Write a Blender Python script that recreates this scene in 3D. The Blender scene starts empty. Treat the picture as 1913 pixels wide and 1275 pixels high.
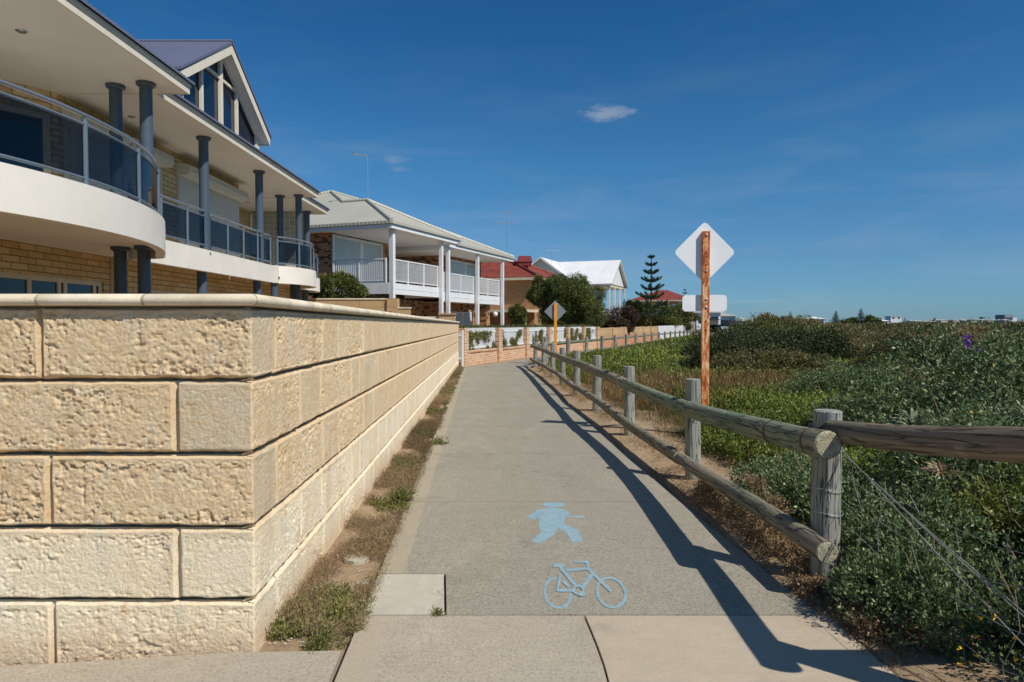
import bpy, math, random
import numpy as np
from mathutils import Vector
R = math.radians
sc = bpy.context.scene
# ---------------------------------------------------------------- camera
F = 1275.0; CX, CY = 956.5, 637.5; EYE = 1.54
PITCH = math.atan(34.5/1275)
cam = bpy.data.cameras.new('camera'); cam.sensor_width = 36; cam.lens = 36*F/1913
cam.clip_start = .05; cam.clip_end = 9000
co = bpy.data.objects.new('camera', cam); sc.collection.objects.link(co)
co.location = (0, 0, EYE); co.rotation_euler = (R(90)-PITCH, 0, 0); sc.camera = co
# ---------------------------------------------------------------- light
SUNV = Vector((.70, -.58, 1)).normalized()
SUN_EL = math.asin(SUNV.z); SUN_ROT = math.atan2(SUNV.x, SUNV.y)
w = bpy.data.worlds.new('World'); sc.world = w; w.use_nodes = True
nt = w.node_tree; nt.nodes.clear()
out = nt.nodes.new('ShaderNodeOutputWorld'); bg = nt.nodes.new('ShaderNodeBackground')
sky = nt.nodes.new('ShaderNodeTexSky'); sky.sky_type = 'NISHITA'; sky.sun_disc = False
sky.sun_elevation = SUN_EL; sky.sun_rotation = SUN_ROT
sky.air_density = 1.0; sky.dust_density = .25; sky.ozone_density = 3.0
tint = nt.nodes.new('ShaderNodeMix'); tint.data_type = 'RGBA'; tint.blend_type = 'MULTIPLY'
tint.inputs[0].default_value = 1; tint.inputs[7].default_value = (.68, .95, 1.0, 1)
nt.links.new(sky.outputs[0], tint.inputs[6])
# grade of the clear sky with elevation (a deep, dry, polarised-looking blue)
tcz = nt.nodes.new('ShaderNodeTexCoord'); sz = nt.nodes.new('ShaderNodeSeparateXYZ'); nt.links.new(tcz.outputs['Generated'], sz.inputs[0])
gr = nt.nodes.new('ShaderNodeValToRGB'); nt.links.new(sz.outputs[2], gr.inputs[0])
el = gr.color_ramp.elements
while len(el) < 6: el.new(.5)
for i, (p_, c_) in enumerate(((0, (.52, .70, 1.12)), (.03, (.53, .72, 1.09)), (.09, (.55, .70, .97)), (.22, (.45, .77, .99)), (.40, (.24, .64, .93)), (.75, (.40, .75, 1.0)))):
    el[i].position = p_; el[i].color = c_+(1,)
grm = nt.nodes.new('ShaderNodeMix'); grm.data_type = 'RGBA'; grm.blend_type = 'MULTIPLY'; grm.inputs[0].default_value = 1
nt.links.new(tint.outputs[2], grm.inputs[6]); nt.links.new(gr.outputs[0], grm.inputs[7])
# thin cirrus and three little puffs, laid out by world direction
tc = nt.nodes.new('ShaderNodeTexCoord')
def wn(t, **k):
    n = nt.nodes.new(t)
    for a, b in k.items(): setattr(n, a, b)
    return n
def wmath(op, a, b=None, c=None):
    n = wn('ShaderNodeMath', operation=op)
    for i, x in enumerate((a, b, c)):
        if x is None: continue
        if isinstance(x, (int, float)): n.inputs[i].default_value = x
        else: nt.links.new(x, n.inputs[i])
    return n.outputs[0]
mp = wn('ShaderNodeMapping'); mp.inputs['Scale'].default_value = (3, 3, 16); mp.inputs['Rotation'].default_value = (0, R(-14), 0)
nt.links.new(tc.outputs['Generated'], mp.inputs[0])
nz = wn('ShaderNodeTexNoise'); nz.inputs['Scale'].default_value = 1.1; nz.inputs['Detail'].default_value = 8; nz.inputs['Roughness'].default_value = .6; nz.inputs['Distortion'].default_value = .4
nt.links.new(mp.outputs[0], nz.inputs[0])
szz = wn('ShaderNodeSeparateXYZ'); nt.links.new(tc.outputs['Generated'], szz.inputs[0])
low = wn('ShaderNodeMapRange'); nt.links.new(szz.outputs[2], low.inputs[0]); low.inputs[1].default_value = .16; low.inputs[2].default_value = .34; low.inputs[3].default_value = 1; low.inputs[4].default_value = .22
cir = wmath('MULTIPLY', wmath('MULTIPLY', wmath('MAXIMUM', wmath('SUBTRACT', nz.outputs[0], .48), 0), .5), low.outputs[0])
acc = cir
def puff(px, py, wx, wy, k, prev):
    d = Vector(((px-CX)/F, math.cos(PITCH)+math.sin(PITCH)*(CY-py)/F, math.cos(PITCH)*(CY-py)/F-math.sin(PITCH))).normalized()
    m = wn('ShaderNodeMapping', vector_type='POINT'); m.inputs['Location'].default_value = (-d.x/wx, -d.y/wx, -d.z/wy)
    m.inputs['Scale'].default_value = (1/wx, 1/wx, 1/wy)
    nt.links.new(tc.outputs['Generated'], m.inputs[0])
    l = wn('ShaderNodeVectorMath', operation='LENGTH'); nt.links.new(m.outputs[0], l.inputs[0])
    n2 = wn('ShaderNodeTexNoise'); n2.inputs['Scale'].default_value = 1.6; n2.inputs['Detail'].default_value = 7; n2.inputs['Roughness'].default_value = .62
    nt.links.new(m.outputs[0], n2.inputs[0])
    v = wmath('SUBTRACT', wmath('MULTIPLY', n2.outputs[0], 1.5), wmath('MULTIPLY', l.outputs['Value'], .62))
    v = wmath('MULTIPLY', wmath('MINIMUM', wmath('MAXIMUM', v, 0), .6), k)
    return wmath('ADD', prev, v)
acc = puff(1137, 211, .034, .0095, .62, acc)
acc = puff(737, 298, .018, .006, .28, acc)
acc = puff(745, 316, .014, .004, .2, acc)
acc = puff(1400, 563, .05, .003, .18, acc)
cm = wn('ShaderNodeMix'); cm.data_type = 'RGBA'; nt.links.new(wmath('MINIMUM', acc, .8), cm.inputs[0])
nt.links.new(grm.outputs[2], cm.inputs[6]); cm.inputs[7].default_value = (6.0, 6.3, 6.8, 1)
nt.links.new(cm.outputs[2], bg.inputs[0]); bg.inputs[1].default_value = .078
nt.links.new(bg.outputs[0], out.inputs[0])
sl = bpy.data.lights.new('sun', 'SUN'); sl.energy = 4.2; sl.angle = R(.53); sl.color = (1, .93, .83)
so = bpy.data.objects.new('sun', sl); sc.collection.objects.link(so)
so.rotation_euler = SUNV.to_track_quat('Z', 'Y').to_euler(); so.location = (20, -12, 30)
vs = sc.view_settings; vs.view_transform = 'Standard'; vs.look = 'None'; vs.exposure = .14; vs.gamma = 1; vs.use_curve_mapping = False
sc.cycles.max_bounces = 6; sc.cycles.transparent_max_bounces = 12
# ---------------------------------------------------------------- helpers
rng = np.random.default_rng(7); random.seed(7)
C = sc.collection
OFF = {}
def tag(o, label=None, cat=None, group=None, kind=None):
    if label: o['label'] = label
    if cat: o['category'] = cat
    if group: o['group'] = group
    if kind: o['kind'] = kind
    return o
def root(name, label, cat, loc, group=None):
    o = bpy.data.objects.new(name, None); C.objects.link(o); o.location = loc; o.empty_display_size = .2
    OFF[o] = Vector(loc); return tag(o, label, cat, group)
def link_mesh(name, me, mat, parent, loc=None):
    o = bpy.data.objects.new(name, me); C.objects.link(o)
    if mat: me.materials.append(mat)
    if parent is not None:
        o.parent = parent; off = OFF[parent]; OFF[o] = off
        me.transform(__import__('mathutils').Matrix.Translation(-off))
    elif loc is not None:
        OFF[o] = Vector(loc); me.transform(__import__('mathutils').Matrix.Translation(-Vector(loc))); o.location = loc
    else: OFF[o] = Vector((0, 0, 0))
    return o
class MB:
    def __init__(s): s.v = []; s.f = []; s.uv = {}
    def add(s, vs, fs):
        b = len(s.v); s.v += [tuple(p) for p in vs]; s.f += [tuple(b+i for i in f) for f in fs]; return s
    def box(s, a, b, fr=None):
        (x0, y0, z0), (x1, y1, z1) = a, b
        P = [(x, y, z) for z in (z0, z1) for y in (y0, y1) for x in (x0, x1)]
        if fr: P = [fr(*p) for p in P]
        return s.add(P, [(0, 2, 3, 1), (4, 5, 7, 6), (0, 1, 5, 4), (2, 6, 7, 3), (0, 4, 6, 2), (1, 3, 7, 5)])
    def poly(s, pts): return s.add(pts, [tuple(range(len(pts)))])
    def prism(s, pts, d):
        n = len(pts); d = Vector(d); a = [Vector(p) for p in pts]; b = [p+d for p in a]
        return s.add(a+b, [tuple(range(n))[::-1], tuple(range(n, 2*n))]+[(i, (i+1) % n, n+(i+1) % n, n+i) for i in range(n)])
    def tube(s, pts, rad, seg=10, cap=True, uvs=True):
        pts = [Vector(p) for p in pts]; n = len(pts)
        if not hasattr(rad, '__len__'): rad = [rad]*n
        V = []; L = 0; Ls = []
        ref = None
        for i, p in enumerate(pts):
            t = (pts[min(i+1, n-1)]-pts[max(i-1, 0)]).normalized()
            if ref is None: ref = Vector((0, 0, 1)) if abs(t.z) < .9 else Vector((1, 0, 0))
            a = t.cross(ref).normalized(); b = a.cross(t)
            if i: L += (p-pts[i-1]).length
            Ls.append(L)
            r = rad[i]
            for k in range(seg):
                an = 2*math.pi*k/seg; rr = r(an, L) if callable(r) else r
                V.append(p+(a*math.cos(an)+b*math.sin(an))*rr)
        fs = []
        b0 = len(s.f)
        for i in range(n-1):
            for k in range(seg):
                k2 = (k+1) % seg
                s.uv[b0+len(fs)] = [(Ls[i], k/seg), (Ls[i], (k+1)/seg), (Ls[i+1], (k+1)/seg), (Ls[i+1], k/seg)]
                fs.append((i*seg+k, i*seg+k2, (i+1)*seg+k2, (i+1)*seg+k))
        if cap: fs.append(tuple(range(seg))[::-1]); fs.append(tuple((n-1)*seg+k for k in range(seg)))
        return s.add(V, fs)
    def mesh(s, name, smooth=False, fix=True):
        me = bpy.data.meshes.new(name); me.from_pydata(s.v, [], s.f)
        uv = me.uv_layers.new(name='UVMap')
        me.update()
        data = np.zeros(len(me.loops)*2)
        for p in me.polygons:
            if p.index in s.uv:
                for j, li in enumerate(p.loop_indices): data[2*li:2*li+2] = s.uv[p.index][j]
                continue
            nx, ny, nzz = p.normal
            if abs(nzz) > .8: tx, ty = (1, 0), (0, 1)
            h = math.hypot(nx, ny) or 1
            for li in p.loop_indices:
                x, y, z = me.vertices[me.loops[li].vertex_index].co
                if abs(nzz) > .996: data[2*li:2*li+2] = (x, y)
                else: data[2*li:2*li+2] = ((-ny*x+nx*y)/h, z/max(.09, math.sqrt(1-nzz*nzz)))
        uv.data.foreach_set('uv', data)
        if smooth: me.polygons.foreach_set('use_smooth', [True]*len(me.polygons))
        return me
    def build(s, name, mat, parent=None, smooth=False, loc=None, bevel=0):
        o = link_mesh(name, s.mesh(name, smooth), mat, parent, loc)
        if bevel:
            b = o.modifiers.new('b', 'BEVEL'); b.width = bevel; b.segments = 2; b.limit_method = 'ANGLE'
        if smooth: 
            o.data.set_sharp_from_angle(angle=R(38))
        return o
def quads_mesh(name, V, tintv=None, smooth=False):
    """V: (N,4,3)"""
    N = len(V); me = bpy.data.meshes.new(name)
    me.vertices.add(N*4); me.vertices.foreach_set('co', V.reshape(-1).astype(np.float32))
    me.loops.add(N*4); me.loops.foreach_set('vertex_index', np.arange(N*4, dtype=np.int32))
    me.polygons.add(N); me.polygons.foreach_set('loop_start', np.arange(0, N*4, 4, dtype=np.int32))
    me.update(calc_edges=True)
    if tintv is not None:
        at = me.attributes.new('tint', 'FLOAT', 'FACE'); at.data.foreach_set('value', tintv.astype(np.float32))
    return me
def grid_mesh(name, P, uvw=None, tone=None, smooth=True):
    """list of (nu,nv,3) grids"""
    vs = []; fs = []; b = 0; tn = []
    for gi, G in enumerate(P):
        nu, nv, _ = G.shape; vs.append(G.reshape(-1, 3))
        i = np.arange(nu-1)[:, None]*nv+np.arange(nv-1)[None]
        q = np.stack([i, i+nv, i+nv+1, i+1], -1).reshape(-1, 4)+b; fs.append(q); b += nu*nv
        if tone is not None: tn.append(np.full(len(q), tone[gi]))
    V = np.concatenate(vs); Q = np.concatenate(fs); me = bpy.data.meshes.new(name)
    me.vertices.add(len(V)); me.vertices.foreach_set('co', V.reshape(-1).astype(np.float32))
    me.loops.add(len(Q)*4); me.loops.foreach_set('vertex_index', Q.reshape(-1).astype(np.int32))
    me.polygons.add(len(Q)); me.polygons.foreach_set('loop_start', np.arange(0, len(Q)*4, 4, dtype=np.int32))
    me.update(calc_edges=True)
    if smooth: me.polygons.foreach_set('use_smooth', np.ones(len(Q), dtype=bool))
    if tone is not None:
        at = me.attributes.new('tint', 'FLOAT', 'FACE'); at.data.foreach_set('value', np.concatenate(tn).astype(np.float32))
    return me
# numpy value noise
_T = rng.random(65536)
def vnoise(x, y, z=0.0):
    x, y, z = np.broadcast_arrays(np.asarray(x, float), y, z)
    xi = np.floor(x).astype(np.int64); yi = np.floor(y).astype(np.int64); zi = np.floor(z).astype(np.int64)
    fx = x-xi; fy = y-yi; fz = z-zi
    fx = fx*fx*(3-2*fx); fy = fy*fy*(3-2*fy); fz = fz*fz*(3-2*fz)
    def h(a, b, c): return _T[(a*73856093 ^ b*19349663 ^ c*83492791) & 65535]
    r = 0
    for dx in (0, 1):
        for dy in (0, 1):
            for dz in (0, 1):
                r = r+h(xi+dx, yi+dy, zi+dz)*(fx if dx else 1-fx)*(fy if dy else 1-fy)*(fz if dz else 1-fz)
    return r
def fbm(x, y, z=0.0, o=4):
    r = 0; a = .5; t = 0
    for i in range(o): r = r+a*vnoise(x, y, z); t += a; a *= .5; x = x*2.03+7; y = y*2.03+3; z = z*2.03+1 if not isinstance(z, float) else z*2.03+1.0
    return r/t
def sstep(a, b, x): t = np.clip((x-a)/(b-a), 0, 1); return t*t*(3-2*t)
# pixel ray -> world
def ray(px, py):
    x = (px-CX)/F; y = (CY-py)/F
    return x, math.cos(PITCH)+math.sin(PITCH)*y, math.cos(PITCH)*y-math.sin(PITCH)
def at(px, py, Y):
    a, b, c = ray(px, py); k = Y/b; return Vector((a*k, Y, EYE+c*k))
def gz(Y):
    Y = np.asarray(Y, float)
    return np.where(Y < 3.2, 0, np.where(Y < 25, -.0045*(Y-3.2), -.098-.002*(np.minimum(Y, 120)-25)))
def ground(px, py, dz=0):
    a, b, c = ray(px, py); Y = 5
    for _ in range(20): Y = b*(float(gz(Y))+dz-EYE)/c
    return Vector((a/b*Y, Y, float(gz(Y))+dz))
# ---------------------------------------------------------------- materials
def srgb(r, g, b):
    f = lambda c: ((c/255+.055)/1.055)**2.4 if c > 10 else c/255/12.92
    return (f(r), f(g), f(b), 1)
class NT:
    def __init__(s, name):
        s.m = bpy.data.materials.new(name); s.m.use_nodes = True; s.t = s.m.node_tree
        s.b = s.t.nodes['Principled BSDF']; s.o = s.t.nodes['Material Output']
    def n(s, t, **k):
        x = s.t.nodes.new(t)
        for a, b in k.items(): setattr(x, a, b)
        return x
    def l(s, a, b): s.t.links.new(a, b)
    def coord(s, kind='Object', scale=(1, 1, 1)):
        c = s.n('ShaderNodeTexCoord'); m = s.n('ShaderNodeMapping'); m.inputs['Scale'].default_value = scale
        s.l(c.outputs[kind], m.inputs[0]); return m.outputs[0]
    def noise(s, vec, scale, detail=4, rough=.6, dist=0):
        x = s.n('ShaderNodeTexNoise'); x.inputs['Scale'].default_value = scale; x.inputs['Detail'].default_value = detail
        x.inputs['Roughness'].default_value = rough; x.inputs['Distortion'].default_value = dist; s.l(vec, x.inputs[0]); return x.outputs[0]
    def ramp(s, v, stops):
        x = s.n('ShaderNodeValToRGB'); e = x.color_ramp.elements
        while len(e) < len(stops): e.new(.5)
        for i, (p, c) in enumerate(stops):
            e[i].position = p; e[i].color = c if hasattr(c, '__len__') else (c, c, c, 1)
        s.l(v, x.inputs[0]); return x.outputs[0]
    def mix(s, f, a, b, bt='MIX'):
        x = s.n('ShaderNodeMix'); x.data_type = 'RGBA'; x.blend_type = bt
        for i, v in ((0, f), (6, a), (7, b)):
            if isinstance(v, (int, float)): x.inputs[i].default_value = v
            elif isinstance(v, tuple): x.inputs[i].default_value = v
            else: s.l(v, x.inputs[i])
        return x.outputs[2]
    def math(s, op, a, b=0.0):
        x = s.n('ShaderNodeMath', operation=op)
        for i, v in enumerate((a, b)):
            if isinstance(v, (int, float)): x.inputs[i].default_value = v
            else: s.l(v, x.inputs[i])
        return x.outputs[0]
    def bump(s, h, st=.3, d=.01, prev=None):
        x = s.n('ShaderNodeBump'); x.inputs['Strength'].default_value = st; x.inputs['Distance'].default_value = d
        s.l(h, x.inputs['Height'])
        if prev is not None: s.l(prev, x.inputs['Normal'])
        s.l(x.outputs[0], s.b.inputs['Normal']); return x.outputs[0]
    def col(s, c):
        if isinstance(c, tuple): s.b.inputs['Base Color'].default_value = c
        else: s.l(c, s.b.inputs['Base Color'])
    def rough(s, r, spec=None):
        s.b.inputs['Roughness'].default_value = r
        if spec is not None: s.b.inputs['Specular IOR Level'].default_value = spec
def simple(name, c, rough=.6, var=.12, vs=3, bump=.1, bs=60, spec=.4, metal=0):
    m = NT(name); v = m.coord()
    n = m.noise(v, vs, 5); dk = tuple(x*(1-var*1.6) for x in c[:3])+(1,); lt = tuple(min(1, x*(1+var)) for x in c[:3])+(1,)
    m.col(m.ramp(n, [(.3, dk), (.7, lt)])); m.rough(rough, spec); m.b.inputs['Metallic'].default_value = metal
    if bump: m.bump(m.noise(v, bs, 4), bump, .004)
    return m.m
M = {}
M['white'] = simple('white_paint', (.74, .755, .76, 1), .45, .05)
M['render'] = simple('white_render', (.80, .76, .67, 1), .8, .05, 1.2, .25, 120)
M['soffit'] = simple('soffit_board', (.82, .78, .71, 1), .8, .04, .8)
M['fascia'] = simple('cream_fascia', (.74, .68, .55, 1), .5, .05)
M['column'] = simple('blue_grey_steel', (.07, .10, .135, 1), .38, .08, 4, .05)
M['rail'] = simple('balustrade_metal', (.12, .16, .20, 1), .35, .08)
M['chrome'] = simple('brushed_rail', (.5, .52, .55, 1), .25, .05, metal=.8)
M['bluegrey_roof'] = simple('bluegrey_steel_roof', (.15, .16, .225, 1), .4, .08, 2)
M['shutter'] = simple('cream_shutter', (.60, .58, .50, 1), .55, .04)
M['shutter_blue'] = simple('pale_blue_shutter', (.42, .53, .57, 1), .5, .05)
M['dark'] = simple('dark_opening', (.012, .013, .015, 1), .6, .1)
M['galv'] = simple('galvanised', (.42, .43, .44, 1), .35, .1, metal=.7)
M['wire'] = simple('fence_wire', (.36, .36, .34, 1), .55, .1, metal=.3)
M['sign'] = simple('sign_back', (.84, .86, .88, 1), .4, .05, 2, .03, spec=.5)
M['sign_grey'] = simple('grey_sign_back', (.23, .25, .28, 1), .4, .06, 2)
M['yellow'] = simple('yellow_post', (.85, .36, .035, 1), .5, .12, 8)
M['cream'] = simple('cream_paint', (.66, .58, .42, 1), .6, .06)
M['grout'] = simple('grout', (.40, .32, .22, 1), .9, .1, 20)
M['glassblock'] = None
def glass_pane(name, tint, fres=.12):
    m = NT(name); t = m.n('ShaderNodeBsdfTransparent'); t.inputs[0].default_value = tint
    g = m.n('ShaderNodeBsdfGlossy'); g.inputs['Roughness'].default_value = .02; g.inputs[0].default_value = (.55, .55, .55, 1)
    fr = m.n('ShaderNodeFresnel'); fr.inputs[0].default_value = 1.5
    mx = m.n('ShaderNodeMixShader'); m.l(m.math('ADD', fr.outputs[0], fres*.3), mx.inputs[0]); m.l(t.outputs[0], mx.inputs[1]); m.l(g.outputs[0], mx.inputs[2])
    m.l(mx.outputs[0], m.o.inputs[0]); return m.m
M['tint_glass'] = glass_pane('tinted_balustrade_glass', (.15, .16, .185, 1), .0)
def win_glass():
    m = NT('window_glass'); m.col((.006, .012, .028, 1)); m.rough(.03, .6)
    m.bump(m.noise(m.coord(), 1.2, 2), .04, .02); return m.m
M['glass'] = win_glass()
def bricks(name, c1, c2, mortar, bw=.24, bh=.086, ms=.011, dark=None, bumpd=.006, off=.5):
    m = NT(name); uv = m.coord('UV')
    b = m.n('ShaderNodeTexBrick'); b.offset = off; m.l(uv, b.inputs['Vector'])
    b.inputs['Scale'].default_value = 1; b.inputs['Brick Width'].default_value = bw; b.inputs['Row Height'].default_value = bh
    b.inputs['Mortar Size'].default_value = ms; b.inputs['Mortar Smooth'].default_value = .3; b.inputs['Bias'].default_value = 0
    b.inputs['Color1'].default_value = c1; b.inputs['Color2'].default_value = c2; b.inputs['Mortar'].default_value = mortar
    c = b.outputs['Color']
    n = m.noise(uv, 26, 5, .7)
    c = m.mix(.35, c, m.ramp(n, [(.3, .35), (.7, 1.0)]), 'MULTIPLY')
    big = m.noise(uv, .6, 3)
    c = m.mix(.25, c, m.ramp(big, [(.3, .6), (.7, 1.0)]), 'MULTIPLY')
    if dark:
        wv = m.n('ShaderNodeTexBrick'); wv.offset = off; m.l(uv, wv.inputs['Vector']); wv.inputs['Scale'].default_value = 1
        wv.inputs['Brick Width'].default_value = bw; wv.inputs['Row Height'].default_value = bh; wv.inputs['Mortar Size'].default_value = 0
        wv.inputs['Color1'].default_value = (0, 0, 0, 1); wv.inputs['Color2'].default_value = (1, 1, 1, 1); wv.inputs['Mortar'].default_value = (0, 0, 0, 1)
        c = m.mix(m.ramp(wv.outputs['Color'], [(.74, 0), (.80, .8)]), c, dark)
    m.col(c); m.rough(.9, .2)
    h = m.mix(.3, m.math('SUBTRACT', 1, b.outputs['Fac']), n)
    m.bump(h, .8, bumpd); return m.m
M['brick_cream'] = bricks('cream_brick', srgb(232, 208, 160), srgb(212, 182, 132), srgb(158, 134, 98), .40, .115, .012)
M['brick_tan'] = bricks('tan_brick', srgb(190, 142, 98), srgb(166, 116, 78), srgb(188, 165, 135))
M['brick_mottled'] = bricks('mottled_brick', srgb(196, 148, 104), srgb(160, 105, 72), srgb(180, 160, 130), dark=srgb(70, 48, 42))
M['brick_pale'] = bricks('pale_pink_brick', srgb(226, 186, 148), srgb(200, 128, 98), srgb(222, 200, 170), .24, .086, .02, bumpd=.01)
M['brick_orange'] = bricks('orange_brick', srgb(208, 150, 112), srgb(188, 126, 92), srgb(205, 175, 145))
M['block_beige'] = bricks('beige_block', srgb(205, 176, 136), srgb(192, 160, 118), srgb(165, 138, 104), .9, .35, .012)
def gblock():
    m = NT('glass_blocks'); uv = m.coord('UV'); b = m.n('ShaderNodeTexBrick'); b.offset = 0; m.l(uv, b.inputs['Vector'])
    b.inputs['Scale'].default_value = 1; b.inputs['Brick Width'].default_value = .2; b.inputs['Row Height'].default_value = .2; b.inputs['Mortar Size'].default_value = .014
    b.inputs['Color1'].default_value = (.30, .33, .28, 1); b.inputs['Color2'].default_value = (.42, .43, .36, 1); b.inputs['Mortar'].default_value = (.55, .56, .5, 1)
    m.col(b.outputs['Color']); m.rough(.15, .6); m.bump(m.math('SUBTRACT', 1, b.outputs['Fac']), .6, .01); return m.m
M['glassblock'] = gblock()
def limestone():
    m = NT('limestone_block'); v = m.coord()
    a = m.n('ShaderNodeAttribute'); a.attribute_name = 'tint'
    n1 = m.noise(v, 2.2, 6, .6); n2 = m.noise(v, 16, 6, .65); n3 = m.noise(v, 85, 5, .75)
    c = m.ramp(n1, [(.25, srgb(210, 177, 134)), (.5, srgb(222, 196, 157)), (.75, srgb(225, 207, 176))])
    c = m.mix(.5, c, m.ramp(n2, [(.3, srgb(204, 171, 128)), (.55, srgb(232, 209, 172)), (.75, srgb(220, 210, 190))]))
    # smooth sawn ends are greyer, bottom courses bleached by salt
    c = m.mix(m.ramp(a.outputs['Fac'], [(.6, 0), (.9, .55)]), c, m.ramp(m.noise(v, 5, 4), [(.3, srgb(205, 180, 140)), (.6, srgb(200, 192, 172))]))
    xyz = m.n('ShaderNodeSeparateXYZ'); m.l(v, xyz.inputs[0])
    zz = m.math('ADD', xyz.outputs[2], m.math('MULTIPLY', m.math('SUBTRACT', n1, .5), .16))
    c = m.mix(m.ramp(zz, [(.50, .80), (.60, .02)]), c, m.ramp(n1, [(.3, srgb(246, 228, 192)), (.7, srgb(248, 238, 212))]))
    c = m.mix(m.ramp(m.noise(v, 9, 5), [(.62, 0), (.70, .5)]), c, srgb(206, 150, 84))
    c = m.mix(m.ramp(n3, [(.30, .7), (.41, 0)]), c, srgb(118, 96, 68))
    stn = m.noise(m.coord('Object', (5, 5, 1.1)), 1.3, 6, .65)
    c = m.mix(m.ramp(stn, [(.54, 0), (.72, .30)]), c, srgb(156, 134, 104))
    c = m.mix(m.ramp(m.noise(m.coord('Object', (4, 4, 1.6)), 1.9, 5, .6), [(.58, 0), (.70, .5)]), c, srgb(206, 202, 186))
    # soil splash
    c = m.mix(m.ramp(zz, [(-.02, .5), (.12, 0)]), c, srgb(208, 176, 140))
    m.col(c); m.rough(.95, .15)
    vo = m.n('ShaderNodeTexVoronoi'); vo.inputs['Scale'].default_value = 60; m.l(v, vo.inputs['Vector'])
    b1 = m.bump(n3, .8, .008); m.bump(m.noise(v, 190, 4, .8), .6, .005, m.bump(vo.outputs['Distance'], .35, .005, b1))
    return m.m
M['limestone'] = limestone()
def capmat():
    m = NT('coping_stone'); v = m.coord(); n = m.noise(v, 5, 5); n2 = m.noise(v, 120, 3)
    c = m.ramp(n, [(.3, srgb(206, 190, 160)), (.7, srgb(232, 222, 200))]); c = m.mix(m.ramp(n2, [(.3, .4), (.42, 0)]), c, srgb(120, 110, 95))
    m.col(c); m.rough(.85, .2); m.bump(n2, .25, .003); return m.m
M['cap'] = capmat()
def concrete(name, base, speck, ds=1.0, dirt=(.5, .46, .4, 1)):
    m = NT(name); v = m.coord('Object'); n1 = m.noise(v, .9, 6, .65); n2 = m.noise(v, 75, 6, .85); n3 = m.noise(v, 7, 6, .7)
    st = m.noise(m.coord('Object', (1.2, 14, 1)), 3, 5, .65)
    c = m.mix(m.ramp(n1, [(.32, 0), (.68, .6)]), base, tuple(x*.80 for x in base[:3])+(1,))
    c = m.mix(.35, c, m.ramp(n3, [(.3, tuple(x*.8 for x in base[:3])+(1,)), (.7, tuple(min(1, x*1.12) for x in base[:3])+(1,))]))
    c = m.mix(m.ramp(st, [(.5, 0), (.75, .3)]), c, tuple(min(1, x*1.22) for x in base[:3])+(1,))
    bl = m.noise(m.coord('Object', (1, .45, 1)), 1.1, 7, .7, 1.2)     # drifted sand and dried puddle rims
    c = m.mix(m.ramp(bl, [(.54, 0), (.585, .34), (.60, .12), (.75, .30)]), c, tuple(min(1, x*1.25) for x in base[:3])+(1,))
    ck = m.n('ShaderNodeTexVoronoi'); ck.feature = 'DISTANCE_TO_EDGE'; ck.inputs['Scale'].default_value = .42; wq = m.n('ShaderNodeVectorMath', operation='ADD')
    nzc = m.n('ShaderNodeTexNoise'); nzc.inputs['Scale'].default_value = 2.5; nzc.inputs['Detail'].default_value = 5; m.l(v, nzc.inputs[0]); m.l(v, wq.inputs[0]); m.l(nzc.outputs['Color'], wq.inputs[1]); m.l(wq.outputs[0], ck.inputs['Vector'])
    c = m.mix(m.math('MULTIPLY', m.ramp(ck.outputs['Distance'], [(.0, .6), (.0035, 0)]), m.ramp(n1, [(.52, 0), (.6, 1)])), c, tuple(x*.35 for x in base[:3])+(1,))
    c = m.mix(m.ramp(n2, [(.36, .9*ds), (.48, 0)]), c, speck)
    c = m.mix(m.ramp(n2, [(.54, 0), (.66, .6*ds)]), c, tuple(min(1, x*1.6) for x in base[:3])+(1,))
    vo = m.n('ShaderNodeTexVoronoi'); vo.inputs['Scale'].default_value = 22; m.l(v, vo.inputs['Vector'])
    c = m.mix(m.ramp(vo.outputs['Distance'], [(.05, .7*ds), (.10, 0)]), c, tuple(x*.25 for x in base[:3])+(1,))
    # pale worn band along the slab edges (UV x = metres from the left edge)
    uv = m.n('ShaderNodeSeparateXYZ'); m.l(m.coord('UV'), uv.inputs[0])
    e = m.math('ADD', uv.outputs[0], m.math('MULTIPLY', m.math('SUBTRACT', n3, .5), .05))
    c = m.mix(m.ramp(e, [(.145, .55), (.16, 0)]), c, srgb(172, 160, 138))
    c = m.mix(m.ramp(m.noise(v, 1.7, 6, .7, .6), [(.55, 0), (.72, .5)]), c, tuple(x*.55 for x in base[:3])+(1,))
    m.col(c); m.rough(.9, .2); m.bump(n2, .35*ds+.08, .004); return m.m
M['path'] = concrete('grey_aggregate_concrete', srgb(154, 149, 134), srgb(66, 65, 58))
M['path_beige'] = concrete('beige_concrete', srgb(174, 164, 146), srgb(92, 86, 78), .75)
M['path_smooth'] = concrete('smooth_beige_concrete', srgb(182, 169, 148), srgb(130, 120, 106), .3)
M['patch'] = concrete('pale_concrete_patch', srgb(184, 178, 162), srgb(150, 142, 130), .12)
def paint():
    m = NT('blue_marking_paint'); v = m.coord(); n = m.noise(v, 110, 5, .8); n1 = m.noise(v, 8, 4)
    c = m.mix(m.ramp(n1, [(.3, 0), (.7, 1)]), srgb(120, 168, 190), srgb(146, 186, 202))
    c = m.mix(m.ramp(n, [(.43, .95), (.52, 0)]), c, srgb(138, 136, 124))
    c = m.mix(m.ramp(m.noise(m.coord('Object', (1, 5, 1)), 9, 5, .7), [(.50, 0), (.68, .65)]), c, srgb(152, 158, 152))
    m.col(c); m.rough(.7, .3); m.bump(n, .3, .002); return m.m
M['paint'] = paint()
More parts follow.
